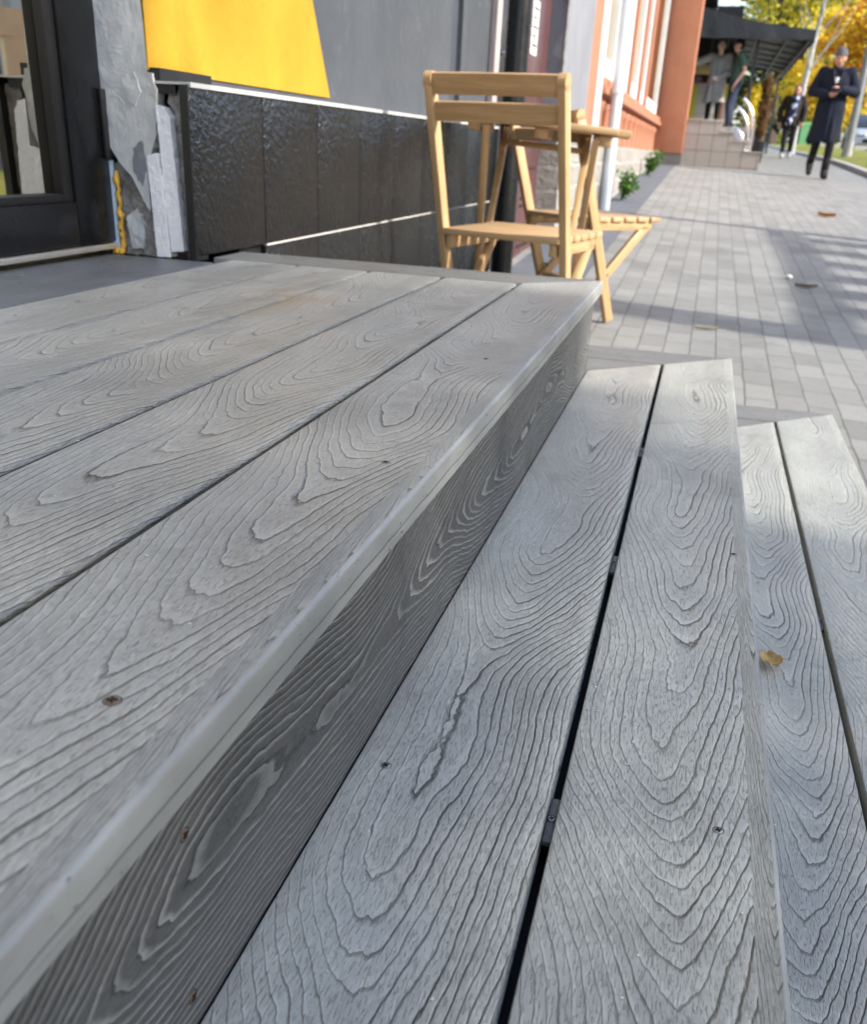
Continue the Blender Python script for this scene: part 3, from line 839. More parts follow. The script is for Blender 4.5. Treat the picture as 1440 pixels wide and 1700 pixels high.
def bistro_table(x, y, rz):
    t = thing('bistro_table', 'light wooden folding table with slatted top between the two folding chairs', 'table', (x, y, g(x, y)), rz)
    t.rotation_euler = (0, R(4), rz)
    hgt = .745; hx, hy = .30, .26
    n = 8; sw = 2*hy/n
    for i in range(n):
        yy = -hy + (i + .5)*sw; cut = .045 if i in (0, n - 1) else 0
        mb = MB(); mb.bar((-hx + cut, yy, hgt - .011), (hx - cut, yy, hgt - .011), sw - .005, .022, (0, 0, 1), .005); mb.build('table_slat', M['pine'], t, 40)
    for xx in (-.225, .0, .215):
        mb = MB(); mb.bar((xx, -.23, hgt - .0395), (xx, .23, hgt - .0395), .045, .034, (0, 0, 1), .004); mb.build('batten', M['pine'], t, 40)
    for s in (-1, 1):
        mb = MB(); mb.bar((s*.185, -.23, hgt - .03), (s*.185, .23, .0), .024, .042, (0, 1, 0), .004); mb.build('leg', M['pine'], t, 40)
        mb = MB(); mb.bar((s*.155, .23, hgt - .03), (s*.155, -.23, .0), .024, .042, (0, 1, 0), .004); mb.build('leg', M['pine'], t, 40)
    for yy, zz, w in ((.185, .085, .170), (-.185, .085, .140), (.19, hgt - .08, .14)):
        mb = MB(); mb.bar((-w, yy, zz), (w, yy, zz), .045, .02, (0, 0, 1), .004); mb.build('stretcher', M['pine'], t, 40)
    return t
bistro_table(-.47, 1.76, R(6))

# ------------------------------------------------------------------ things lying about
def leaf(name, label, x, y, z, size, rz, mat, curl=.3, asp=.62):
    mb = MB(); n = 10; rows = []
    for i in range(n + 1):
        s = i/n; w = size*asp*.5*math.sin(math.pi*min(1, s*.93 + .05))**.8*(1 + .05*math.sin(i*2.4))
        row = []
        for j in range(-3, 4):
            q = j/3
            row.append(mb.v((q*w, (s - .5)*size, .002 + curl*size*(.25*(1 - math.cos(q*1.8)) + .35*(s - .5)**2) + .0012*math.sin(i*1.9 + j*2))))
        rows.append(row)
    for a, b in zip(rows, rows[1:]):
        for j in range(6): mb.face([a[j], a[j+1], b[j+1], b[j]])
    bmesh.ops.solidify(mb.bm, geom=mb.bm.faces[:], thickness=.0005)
    mb.tube([(0, -.5*size, .004), (0, -.68*size, .003), (.04*size, -.8*size, .004)], .0009, 6)
    o = mb.build(name, mat, None, 50)
    o.location = (x, y, z); o.rotation_euler = (R(2), R(3), rz)
    return tag(o, label, 'leaf')
dry = plain('dry_leaf', (.80, .47, .19), .6, .35, 90, bump=.001, bscale=120)
ochre = plain('ochre_leaf', lin(176, 122, 28), .6, .3, 60, bump=.001, bscale=120)
palel = plain('pale_leaf', lin(196, 188, 168), .7, .2, 40)
leaf('fallen_leaf', 'tan dry leaf lying on the lower step against the upper step\'s edge', .337, -.868, Z2 + .004, .036, R(200), dry, .35, .78)
leaf('fallen_leaf', 'ochre leaf lying alone on the bright far paving', 1.285, 8.33, g(1.285, 8.33) + .004, .16, R(80), ochre, .6)
leaf('fallen_leaf', 'pale scrap of leaf on the paving by the broad shadow, nearest to the chair leg', .255, 2.34, g(.255, 2.34) + .003, .10, R(95), palel, .2, .35)
leaf('fallen_leaf', 'pale brown leaf lying in the dark shadow strip on the paving', .77, 3.825, g(.77, 3.825) + .003, .13, R(110), plain('brownish_leaf', lin(150, 140, 122), .7, .2, 40), .3, .4)
mb = MB(); mb.ell((0, 0, .012), (.02, .018, .012)); o = mb.build('crumpled_paper', M['paper'], None, 60); o.location = (.695, 4.07, g(.695, 4.07)); tag(o, 'small white crumpled scrap in the dark shadow strip on the paving', 'litter')
# crumbs of grit
mb = MB(); rnd = random.Random(5)
for i in range(230):
    w = rnd.random()
    if w < .45: x, y, z = rnd.uniform(-.01, A1), rnd.uniform(-1.8, .1), Z1
    elif w < .62: x, y, z = rnd.uniform(A1 + .01, A2), rnd.uniform(-1.2, .3), Z2
    else: x, y, z = rnd.uniform(-.9, -.02), rnd.uniform(-1.75, -.2), 0
    s = rnd.uniform(.0003, .0007)*(1.6 if rnd.random() < .07 else 1)
    a = rnd.random()*3
    mb.box((-s*1.6, -s, 0), (s*1.6, s, s), Matrix.Translation((x, y, z + .0002)) @ Matrix.Rotation(a, 4, 'Z'))
o = mb.build('grit', plain('pale_grit', (.6, .58, .52), .8, .3, 400)); tag(o, kind='stuff', label='pale crumbs of grit scattered on the decking')

# ------------------------------------------------------------------ plants
def leaf_cloud(mb, centers, n, size, rnd, nm, spread=1.0, flat=.4):
    for i in range(n):
        c, rad = centers[rnd.randrange(len(centers))]
        d = Vector((rnd.gauss(0, 1), rnd.gauss(0, 1), rnd.gauss(0, 1)))*.5
        p = Vector(c) + Vector((d.x*rad[0], d.y*rad[1], d.z*rad[2]))*spread
        a = Vector((rnd.gauss(0, 1), rnd.gauss(0, 1), rnd.gauss(0, flat))).normalized()
        b = a.orthogonal().normalized()
        b = Matrix.Rotation(rnd.random()*6.28, 3, a) @ b
        s = size*rnd.uniform(.6, 1.3)
        mb.mi = rnd.randrange(nm)
        q = [mb.v(p - a*s), mb.v(p + b*s*.5), mb.v(p + a*s), mb.v(p - b*s*.5)]
        mb.face(q)
    mb.mi = 0

def tree(name, label, cat, x, y, h, crown_r, mats, n=9000, size=.09, trunk_r=.14, bark='bark', lean=(0, 0), base=.28, group=None, seed=1, clumps=55, z=None, shape='round'):
    rnd = random.Random(seed)
    z0 = g(x, y) if z is None else z
    t = thing(name, label, cat, (x, y, z0), 0, group)
    mb = MB()
    top = Vector((lean[0], lean[1], h*.86))
    pts = [Vector((0, 0, -.15))] + [top*s + Vector((math.sin(s*5 + seed)*.05*h*.2, math.cos(s*4 + seed)*.05*h*.2, 0)) for s in (.12, .25, .4, .55, .7, .85, 1)]
    mb.tube(pts, [trunk_r*1.5, trunk_r*1.05, trunk_r*.95, trunk_r*.85, trunk_r*.68, trunk_r*.5, trunk_r*.32, trunk_r*.12], 12)
    cents = []
    for i in range(clumps):
        s = rnd.uniform(base, 1.0)
        if shape == 'cone': wid = (1 - (s - base)/(1.02 - base))**.8*1.0 + .08
        else: wid = math.sin(math.pi*min(1, ((s - base)/(1 - base)*.86 + .14)))**.6
        a = rnd.random()*6.28; rr = crown_r*wid*math.sqrt(rnd.uniform(.15, 1))
        c = Vector((top.x*s + rr*math.cos(a), top.y*s + rr*math.sin(a), h*s))
        q = crown_r*rnd.uniform(.20, .38)
        cents.append((c, (q, q, q*.72)))
        if i % 3 == 0 and s < .97:
            st = max(.2, s - rnd.uniform(.12, .25))
            p0 = Vector((top.x*st, top.y*st, h*st*.86)); m_ = (p0 + c)/2 + Vector((0, 0, -.03*h))
            mb.tube([p0, m_, c], [trunk_r*.30, trunk_r*.17, trunk_r*.05], 6)
    mb.build('trunk', M[bark], t, 60)
    mb = MB(); leaf_cloud(mb, cents, n, size, rnd, len(mats))
    mb.build('crown', [LEAF[q] for q in mats], t, recalc=False)
    return t

def weed(label, x, y, h, n, seed):
    rnd = random.Random(seed)
    t = thing('weed_plant', label, 'plant', (x, y, g(x, y)), 0)
    mb = MB(); cents = []
    for i in range(9):
        a = rnd.random()*6.28; r = h*rnd.uniform(.2, .6); c = Vector((abs(r*math.cos(a))*.8, r*math.sin(a), h*rnd.uniform(.4, 1)))
        mb.tube([(0, 0, -.02), c*.5 + Vector((0, 0, h*.12)), c], [.006, .005, .002], 5)
        cents.append((c, (h*.3, h*.3, h*.25))); cents.append((c*.6, (h*.2, h*.2, h*.2)))
    mb.build('stem', LEAF['p1'], t)
    mb = MB(); leaf_cloud(mb, cents, n, h*.11, rnd, 3)
    mb.build('foliage', [LEAF['p1'], LEAF['p2'], LEAF['g2']], t, recalc=False)
weed('dark green leafy weed growing at the foot of the stone plinth by the downpipe', -.62, 8.0, .25, 260, 3)
weed('yellow-green weed at the plinth close to the terracotta end pillar', -.62, 11.9, .27, 260, 4)

# ------------------------------------------------------------------ tiled stairs, railing, veranda and awning
FY = 15.9
st = thing('tiled_stairs', 'beige tiled side of the entrance stairs climbing to the veranda past the terracotta pillar', 'stairs', (0, FY, 0))
zs = [.78, .625, .50, .345]
xs_ = [-.33, .215, .425, .645, .90]
mb = MB()
for i in range(4):
    mb.box((xs_[i], 0, -.2), (xs_[i+1], 3.2, zs[i] - .03))
mb.build('stair_body', M['steptile'], st)
for i in range(4):
    mb = MB(); mb.box((xs_[i] + (0 if i == 0 else -.0), -.012, zs[i] - .0295), (xs_[i+1] + .015, 3.2, zs[i]), bev=.005); mb.build('tread_slab', M['steptile'], st, 40)
rl = thing('stair_railing', 'bright curved steel handrail at the foot of the tiled stairs', 'railing', (.0, FY + .15, 0))
def arc(pts, n=14):
    out = []
    P = [Vector(p) for p in pts]
    for i in range(n + 1):
        s = i/n
        out.append((1-s)**3*P[0] + 3*s*(1-s)**2*P[1] + 3*s*s*(1-s)*P[2] + s**3*P[3])
    return out
for nm, A in (('outer_rail', [(.50, 0, 1.10), (.66, 0, 1.0), (.80, 0, .72), (.70, 0, .18)]), ('inner_rail', [(.43, .1, .98), (.57, .1, .9), (.72, .1, .7), (.69, .1, .20)])):
    mb = MB(); mb.tube(arc(A), .026, 12); mb.build(nm, M['chrome'], rl, 60)
for i in range(5):
    mb = MB(); mb.tube(arc([(.40 - .01*i, .05 + .02*i, .70 - .03*i), (.52, .06, .70 - .05*i), (.62, .06, .55), (.66 + .01*i, .06, .3 - .02*i)]), .011, 8); mb.build('rail_bar', M['chrome'], rl, 60)

vb = thing('veranda_building', 'dark cafe veranda behind the tiled stairs under the black awning', 'veranda', (0, 17, 0))
mb = MB(); mb.box((-3.5, 2.1, .2), (.70, 14, .775)); mb.build('floor', M['steptile'], vb)
mb = MB(); mb.box((-3.5, 9.5, .776), (.35, 9.7, 3.6)); mb.box((-1.5, -.6, .776), (-1.3, 9.5, 3.6)); mb.build('wall', M['dark'], vb)
mb = MB(); mb.box((-.47, -.78, .26), (-.36, -.62, 3.6)); mb.build('corner_post', M['palegrey'], vb)
mb = MB(); mb.box((-3, -.5, 3.6), (-.3, 14, 3.7)); mb.build('roof', M['dark'], vb)
mb = MB(); mb.box((-2.5, 9, 3.7), (-.7, 24, 6.2)); mb.build('upper_wall', M['palegrey'], vb)

aw = thing('awning', 'black fabric awning with sloping side reaching out over the veranda stairs', 'awning', (0, 21.5, 0))
# roof slope from the wall (left, high) down to the front edge (right), long in y
def fabric(rows, name, mat, th=.012):
    mb = MB(); V = [[mb.v(p) for p in r] for r in rows]
    for a, b in zip(V, V[1:]):
        for k in range(len(a) - 1): mb.face([a[k], a[k+1], b[k+1], b[k]])
    bmesh.ops.recalc_face_normals(mb.bm, faces=mb.bm.faces[:])
    bmesh.ops.solidify(mb.bm, geom=mb.bm.faces[:], thickness=th)
    return mb.build(name, mat, aw, 60)
ax0, ax1, ay1 = -.56, 1.77, 10.5
def az(x): s = (x - ax0)/(ax1 - ax0); return 3.0 - .37*s - .06*math.sin(math.pi*s)
nX = 14
xsA = [ax0 + (ax1 - ax0)*i/nX for i in range(nX + 1)]
fabric([[(x, y, az(x) - .012*math.sin(y*3)**2) for x in xsA] for y in frange(0, ay1, 24)], 'awning_top', M['awning'])
wav = lambda x: .018*math.sin(x*13) + .012*math.sin(x*29 + 1)
fabric([[(x, -.012 + wav(x)*(1 - k/4)*.6 - .012*(1 - k/4), (2.445 + .012*math.sin(x*9))*(1 - k/4) + (az(x))*k/4) for x in xsA] for k in range(5)], 'side_valance', M['awning'])
fabric([[(ax1 + .012 + .3*wav(y)*(1 - k/3), y, 2.41*(1 - k/3) + az(ax1)*k/3) for y in frange(0, ay1, 30)] for k in range(4)], 'front_valance', M['awning'])
for y in frange(.5, ay1 - .3, 7):
    mb = MB(); mb.bar((ax0, y, az(ax0) - .09), (ax1, y, az(ax1) - .07), .04, .04); mb.build('rafter', M['awnframe'], aw)
for x in (.1, .7, 1.3):
    mb = MB(); mb.bar((x, .1, az(x) - .13), (x, ay1, az(x) - .13), .04, .04); mb.build('purlin', M['awnframe'], aw)
mb = MB(); mb.bar((1.70, .02, 2.45), (1.70, ay1, 2.45), .05, .05); mb.build('front_beam', M['awnframe'], aw)
for x, y in ((.70, .35), (1.70, ay1 - .1)):
    mb = MB(); mb.box((x - .03, y - .03, (.6 if x < 1 else g(x, 21.5 + y) - .1)), (x + .03, y + .03, az(x) - .1)); mb.build('support_post', M['awnframe'], aw)

# goods on the veranda
cb = thing('display_cooler', 'white cooler with yellow edges on the veranda behind the man in grey', 'cooler', (-.16, 24.3, .775))
mb = MB(); mb.box((-.42, 0, 0), (.42, .5, 1.02), bev=.02); mb.build('body', M['white'], cb, 40)
for sx in (-.40, .30):
    mb = MB(); mb.box((sx, -.012, .05), (sx + .12, -.001, .98)); mb.build('edge_stripe', plain('yellow_stripe', (.62, .60, .05), .5), cb)
mb = MB()
for i in range(4): mb.box((-.26, -.02, .14 + i*.22), (.28, -.001, .16 + i*.22))
mb.build('shelf', M['alu'], cb)
sg = thing('hanging_sign', 'pale yellow board over the pink bundles at the veranda wall', 'sign', (-.42, 24.0, 1.95))
mb = MB(); mb.box((-.30, 0, 0), (.22, .04, .20), bev=.01); mb.build('board', plain('pale_yellow_board', (.62, .50, .22), .6), sg, 40)
for sx in (-.25, .17):
    mb = MB(); mb.tube([(sx, .02, .2), (sx, .02, 1.5)], .006, 6); mb.build('hanger', M['steel'], sg)
for i, (xx, cc, lb) in enumerate(((-.52, (.55, .36, .40), 'pink cloth bundle on a stool under the yellow board'), (-.25, (.42, .06, .06), 'dark red cloth bundle beside the pink one on the veranda'))):
    mb = MB(); mb.ell((0, 0, .22), (.17, .16, .22)); mb.ell((.05, -.04, .36), (.11, .1, .10))
    for s in range(3): mb.capsule((.1*math.cos(s*2.1), .1*math.sin(s*2.1), 0), (.14*math.cos(s*2.1), .14*math.sin(s*2.1), -.72), .02, .018)
    o = remeshed(mb, .02, 'cloth_bundle', plain('bundle_cloth', cc, .8, .25, 12)); o.location = (xx, 24.6, 1.5); tag(o, lb, 'bundle')
pn = thing('menu_stand', 'terracotta and cream menu board leaning by the stairs behind the man in green', 'board', (.17, 23.1, .775))
mb = MB(); mb.box((-.10, 0, 0), (.02, .04, .62)); mb.build('board', M['orange2'], pn)
mb = MB(); mb.box((.021, 0, 0), (.13, .04, .62)); mb.build('paper_panel', M['beige'], pn)

# ------------------------------------------------------------------ people
SKIN = plain('skin', (.50, .27, .19), .5, .08, 20)
LIP = plain('lips', (.32, .10, .09), .5)
EYE = plain('eyes', (.03, .025, .02), .3)
def hand(mb, w, d, pn, side, curl=.6, s=1.0):
    """palm, four bent fingers of unequal length and a thumb leaving the side of the palm"""
    w = Vector(w); d = Vector(d).normalized(); pn = Vector(pn); pn = (pn - d*pn.dot(d)).normalized(); sd = d.cross(pn)*side
    k = w + d*.085*s
    for q in (-.028, -.009, .010, .028):
        mb.capsule(w + sd*q*.6*s, k + sd*q*s, .013*s, .0115*s, 8)
    for q, L in ((-.031, .062), (-.011, .075), (.010, .080), (.030, .070)):
        a = k + sd*q*s
        d1 = (d*math.cos(curl) + pn*math.sin(curl)); d2 = (d*math.cos(curl*2.1) + pn*math.sin(curl*2.1))
        b = a + d1*L*.52*s; c = b + d2*L*.48*s
        mb.capsule(a, b, .0092*s, .0085*s, 8); mb.capsule(b, c, .0085*s, .0072*s, 8)
    a = w + d*.025*s + sd*.030*s; b = a + (d*.55 + sd*.6 + pn*.45).normalized()*.042*s; c = b + (d*.8 + pn*.5).normalized()*.032*s
    mb.capsule(a, b, .0125*s, .0105*s, 8); mb.capsule(b, c, .0105*s, .0085*s, 8)

def head(mb, c, yaw=0.0, pitch=0.0, s=1.0):
    c = Vector(c)
    A = Matrix.Translation(c) @ Matrix.Rotation(yaw, 4, 'Z') @ Matrix.Rotation(pitch, 4, 'X')
    def e(p, r):
        n0 = len(mb.bm.verts); mb.ell(p, r)
        mb.bm.verts.ensure_lookup_table()
        for v in mb.bm.verts[n0:]: v.co = A @ (v.co*s)
    e((0, -.012, .022), (.076, .096, .100)); e((0, .014, -.045), (.056, .072, .070)); e((0, .045, -.088), (.030, .030, .024))
    e((0, .092, -.020), (.013, .020, .026)); e((0, .083, .022), (.010, .012, .030)); e((0, .078, .034), (.052, .016, .012))
    e((0, .081, -.058), (.024, .013, .010)); e((.040, .066, -.018), (.020, .018, .020)); e((-.040, .066, -.018), (.020, .018, .020))
    for q in (-1, 1): e((q*.077, -.008, -.002), (.010, .020, .032))
    return A

def person(name, label, x, y, z, rz, J, skin=SKIN, yaw=0, pitch=0, parts=(), sk=1.0):
    """J: joints in metres, local +y forward, +x the person's right"""
    t = thing(name, label, 'person', (x, y, z), rz)
    V = {k: Vector(v) for k, v in J.items() if k != 'curl'}
    mb = MB()
    mb.capsule(V['pelvis'], V['waist'], .125, .115); mb.capsule(V['waist'], V['chest'], .115, .125)
    for q in ('R', 'L'):
        mb.capsule(V['chest'], V['sh' + q], .105, .058)
        mb.capsule(V['sh' + q], V['el' + q], .052, .041); mb.capsule(V['el' + q], V['wr' + q], .040, .026)
        mb.capsule(V['pelvis'], V['hip' + q], .115, .095)
        mb.capsule(V['hip' + q], V['kn' + q], .088, .058); mb.capsule(V['kn' + q], V['an' + q], .056, .038); mb.capsule(V['an' + q], V['to' + q], .040, .030)
        hd = V.get('hd' + q, (V['wr' + q] - V['el' + q])); pn = V.get('pn' + q, Vector((0, -1, 0)))
        hand(mb, V['wr' + q], hd, pn, -1 if q == 'R' else 1, J.get('curl', (0.6,))[0])
    mb.capsule(V['chest'] + Vector((0, 0, .08)), V['head'] + Vector((0, -.01, -.07)), .062, .052)
    A = head(mb, V['head'], yaw, pitch)
    body = remeshed(mb, .0075, 'body', [skin, EYE, LIP], t, 2)
    eyes = [A @ Vector((q*.031, .083, .008)) for q in (-1, 1)]; lips = A @ Vector((0, .090, -.058))
    for p in body.data.polygons:
        c = p.center
        if min((c - e).length for e in eyes) < .0135: p.material_index = 1
        else:
            d = c - lips
            if abs(d.x) < .024 and abs(d.z) < .008 and abs(d.y) < .025: p.material_index = 2
    for fn in parts: fn(t, V, A)
    return t

def garment(name, mat, build, vox=.011, label=None):
    def f(t, V, A):
        mb = MB(); build(mb, V, A); o = remeshed(mb, vox, name, mat, t, 3)
        if label: o['label'] = label
    return f
def legs(r0=.104, r1=.074, r2=.062):
    def b(mb, V, A):
        mb.capsule(V['pelvis'], V['pelvis'] + Vector((0, 0, .10)), .135, .125)
        for q in 'RL':
            mb.capsule(V['pelvis'], V['hip' + q], .125, r0); mb.capsule(V['hip' + q], V['kn' + q], r0, r1); mb.capsule(V['kn' + q], V['an' + q] + (V['kn' + q] - V['an' + q])*.03, r1, r2)
    return b
def shoes(r=.053, high=.10):
    def b(mb, V, A):
        for q in 'RL':
            a, o, k = V['an' + q], V['to' + q], V['kn' + q]
            up = (k - a).normalized(); fw = (o - a); fw = (fw - up*fw.dot(up)).normalized()
            heel = a - up*.035 - fw*.035
            mb.capsule(heel, o, r*.95, r*.78); mb.capsule(heel + up*.02, a + up*high, r*1.02, r*1.12); mb.capsule(a, (a + o)/2, r, r*.95)
    return b
def sleeves(mb, V, frac=1.0, r0=.074, r1=.060, r2=.046):
    for q in 'RL':
        mb.capsule(V['chest'] + Vector((0, 0, .04)), V['sh' + q], .11, r0 + .004)
        mb.capsule(V['sh' + q], V['el' + q] if frac >= 1 else V['sh' + q].lerp(V['el' + q], frac), r0, r1)
        if frac >= 1: mb.capsule(V['el' + q], V['wr' + q] - (V['wr' + q] - V['el' + q])*.06, r1, r2)
def torso(mb, V, r=.02):
    p, w, c = V['pelvis'], V['waist'], V['chest']
    mb.loft([(p.x, p.y, p.z - .06, .165 + r, .125 + r), (w.x, w.y, w.z, .150 + r, .115 + r), (c.x, c.y, c.z, .175 + r, .125 + r), (c.x, c.y, c.z + .10, .16 + r, .10 + r), (c.x, c.y - .005, c.z + .165, .085, .07)], 22)
def coat(hem, flare=.05, r=.035, collar=True, sway=0.0):
    def b(mb, V, A):
        p, w, c = V['pelvis'], V['waist'], V['chest']
        mb.loft([(p.x + sway, p.y - .03, hem, .20 + flare, .175 + flare), (p.x + sway*.5, p.y - .01, (hem + p.z)/2, .19 + flare*.5, .16 + flare*.5), (p.x, p.y, p.z, .18 + r, .14 + r), (w.x, w.y, w.z, .16 + r, .125 + r), (c.x, c.y, c.z, .185 + r, .13 + r), (c.x, c.y, c.z + .10, .165 + r, .105 + r), (c.x, c.y, c.z + .165, .09, .075)], 24)
        sleeves(mb, V, 1, .084, .074, .056)
        if collar:
            mb.loft([(c.x, c.y, c.z + .13, .105, .09), (c.x, c.y - .005, c.z + .20, .085, .08), (c.x, c.y - .01, c.z + .235, .082, .08)], 18)
            mb.capsule((c.x - .07, c.y + .115, c.z + .16), (c.x - .03, c.y + .165, c.z - .02), .026, .018); mb.capsule((c.x + .07, c.y + .115, c.z + .16), (c.x + .03, c.y + .165, c.z - .02), .026, .018)
        mb.capsule((p.x + .012, p.y + .19, hem + .03), (c.x + .012, c.y + .165, c.z), .012, .010)
        for i in range(5):
            a = -1.9 + i*.95
            mb.capsule((p.x + .21*math.cos(a), p.y + .18*math.sin(a), hem + .01), (p.x + .17*math.cos(a), p.y + .14*math.sin(a), p.z - .02), .045, .03)
    return b
def hair(short=True, rise=.0):
    def b(mb, V, A):
        n0 = len(mb.bm.verts)
        mb.ell((0, -.026, .045 + rise), (.082, .094, .090))
        if not short: mb.ell((0, -.055, -.03), (.082, .060, .11))
        mb.bm.verts.ensure_lookup_table()
        for v in mb.bm.verts[n0:]: v.co = A @ v.co
    return b
def cap(beanie=True):
    def b(mb, V, A):
        n0 = len(mb.bm.verts)
        mb.loft([(0, -.012, .035, .088, .106), (0, -.014, .062, .090, .108), (0, -.018, .066, .085, .103), (0, -.024, .11, .078, .092), (0, -.032, .145, .052, .062), (0, -.036, .158, .020, .024)], 24)
        if not beanie: mb.loft([(0, .085, .046, .062, .075), (0, .085, .054, .062, .075)], 20)
        mb.bm.verts.ensure_lookup_table()
        for v in mb.bm.verts[n0:]: v.co = A @ v.co
    return b
cloth = lambda n, c, v=.2: plain(n, c, .85, v, 14, 0, .2, bump=.004, bscale=160)

BASE = dict(pelvis=(0, 0, .93), waist=(0, .0, 1.08), chest=(0, .0, 1.27), head=(0, .035, 1.60),
            shR=(.19, 0, 1.40), shL=(-.19, 0, 1.40), elR=(.27, -.03, 1.13), elL=(-.27, -.03, 1.13), wrR=(.28, .05, .88), wrL=(-.28, .05, .88),
            hipR=(.09, 0, .89), hipL=(-.09, 0, .89), knR=(.10, .02, .49), knL=(-.10, .02, .49), anR=(.10, -.01, .085), anL=(-.10, -.01, .085), toR=(.11, .13, .035), toL=(-.11, .13, .035))
def pose(**kw): d = dict(BASE); d.update(kw); return d

# walker in the navy coat, phone held in both hands
nx, ny = 1.73, 14.85
nav = person('person', 'person in knee-length navy coat and grey beanie walking with a phone in both hands', nx, ny, g(nx, ny) + .005, R(178),
    pose(head=(0, .05, 1.575), elR=(.30, .03, 1.15), elL=(-.30, .03, 1.15), wrR=(.085, .235, 1.10), wrL=(-.075, .25, 1.185), hdR=(-.8, .5, .12), hdL=(.85, .4, .0), pnR=(-.2, -.6, .7), pnL=(0, -.9, -.4), curl=(.75,),
         knR=(.10, .05, .50), anR=(.12, -.21, .20), toR=(.12, -.12, .075), knL=(-.09, .13, .49), anL=(-.09, .13, .085), toL=(-.10, .27, .035)), pitch=-.12,
    parts=(garment('trousers', cloth('black_trousers', (.012, .012, .014)), legs(.10, .066, .05)), garment('boots', cloth('dark_boots', (.03, .028, .028)), shoes(.056, .17)),
           garment('coat', cloth('navy_wool', (.010, .014, .026)), coat(.50, .055, sway=.01)), garment('scarf', cloth('dark_scarf', (.03, .03, .035)), lambda mb, V, A: mb.loft([(0, .01, 1.40, .088, .09), (0, .02, 1.45, .092, .095), (0, .02, 1.485, .075, .078)], 18)),
           garment('beanie', cloth('grey_knit', (.10, .10, .105)), cap())))
mb = MB(); mb.loft([(0, .205, 1.33, .030, .012), (0, .205, 1.30, .024, .012), (0, .205, 1.26, .010, .010)], 12); mb.build('shirt_emblem', M['paper'], nav, 60)
ph = thing('phone', 'dark phone held in front of the navy coat by the walking person', 'phone', (nx + .0, ny - .31, g(nx, ny) + 1.17), 0)
mb = MB(); mb.box((-.075, -.005, -.036), (.075, .005, .036), Matrix.Rotation(R(-35), 4, 'X'), bev=.004); mb.build('phone_body', M['blackframe'], ph, 40)
mb = MB(); mb.box((-.068, .0052, -.032), (.068, .006, .032), Matrix.Rotation(R(-35), 4, 'X')); mb.build('screen', plain('phone_screen', (.01, .012, .016), .1), ph)

# walker further back in brown jacket with the blue and white scarf
sx, sy = 1.91, 26.0
def checks(name):
    t = NT(name); co = t.coord()
    d = t.voro(co, 8.5); f = t.step(d, .32, .42)
    return t.set(t.mix(f, (.62, .64, .78), (.02, .03, .09)), .8)
person('person', 'person in dark brown jacket and blue-white patterned scarf walking behind the navy coat', sx, sy, g(sx, sy), R(176),
    pose(head=(-.02, .05, 1.50), chest=(0, .01, 1.20), waist=(0, 0, 1.02), pelvis=(0, 0, .89), shR=(.19, 0, 1.32), shL=(-.19, 0, 1.32), elR=(.30, -.08, 1.06), elL=(-.28, .02, 1.05), wrR=(.27, .02, .82), wrL=(-.26, .12, .83),
         hipR=(.09, 0, .86), hipL=(-.09, 0, .86), knR=(.09, .12, .47), anR=(.08, .16, .085), toR=(.09, .30, .035), knL=(-.09, .0, .47), anL=(-.09, -.22, .13), toL=(-.09, -.10, .04)),
    parts=(garment('trousers', cloth('charcoal_trousers', (.02, .02, .023)), legs(.10, .07, .055)), garment('shoes', cloth('grey_trainers', (.30, .30, .31)), shoes(.052, .06)),
           garment('jacket', cloth('brown_jacket', (.035, .028, .022)), coat(.74, .02, .03, False)),
           garment('scarf', checks('check_scarf'), lambda mb, V, A: (mb.loft([(0, .015, 1.31, .10, .10), (0, .02, 1.37, .10, .10), (0, .02, 1.41, .08, .085)], 18), mb.capsule((-.03, .15, 1.33), (.06, .17, .80), .060, .075), mb.capsule((-.07, .13, 1.33), (-.03, .175, 1.0), .05, .065))),
           garment('hair', cloth('brown_hair', (.05, .03, .02)), hair(False))))
# man in grey on the veranda, arm out to the pillar
gx, gy = -.01, 22.4
person('person', 'person in long grey cardigan on the stairs, arm stretched out to the pillar', gx, gy, .775, R(172),
    pose(head=(0, .03, 1.60), elR=(.44, .02, 1.30), wrR=(.66, .08, 1.27), pnR=(0, .3, -.9), elL=(-.25, .05, 1.12), wrL=(-.06, .24, 1.00), hdL=(.8, .4, -.1)), yaw=.1, skin=plain('brightened_skin', (.85, .60, .50), .5),  # skin colour raised to brighten the face under the awning
    parts=(garment('trousers', cloth('black_trousers_2', (.012, .012, .013)), legs(.09, .062, .05)), garment('shoes', cloth('black_shoes', (.02, .02, .02)), shoes()),
           garment('cardigan', cloth('grey_knitwear', (.40, .385, .375)), coat(.55, .02, .025, False)),
           garment('shirt', cloth('mint_shirt', (.25, .38, .34)), lambda mb, V, A: mb.capsule((.0, .13, 1.36), (.02, .165, 1.10), .03, .022)),
           garment('hair', cloth('fair_hair', (.22, .13, .07)), hair(True))))
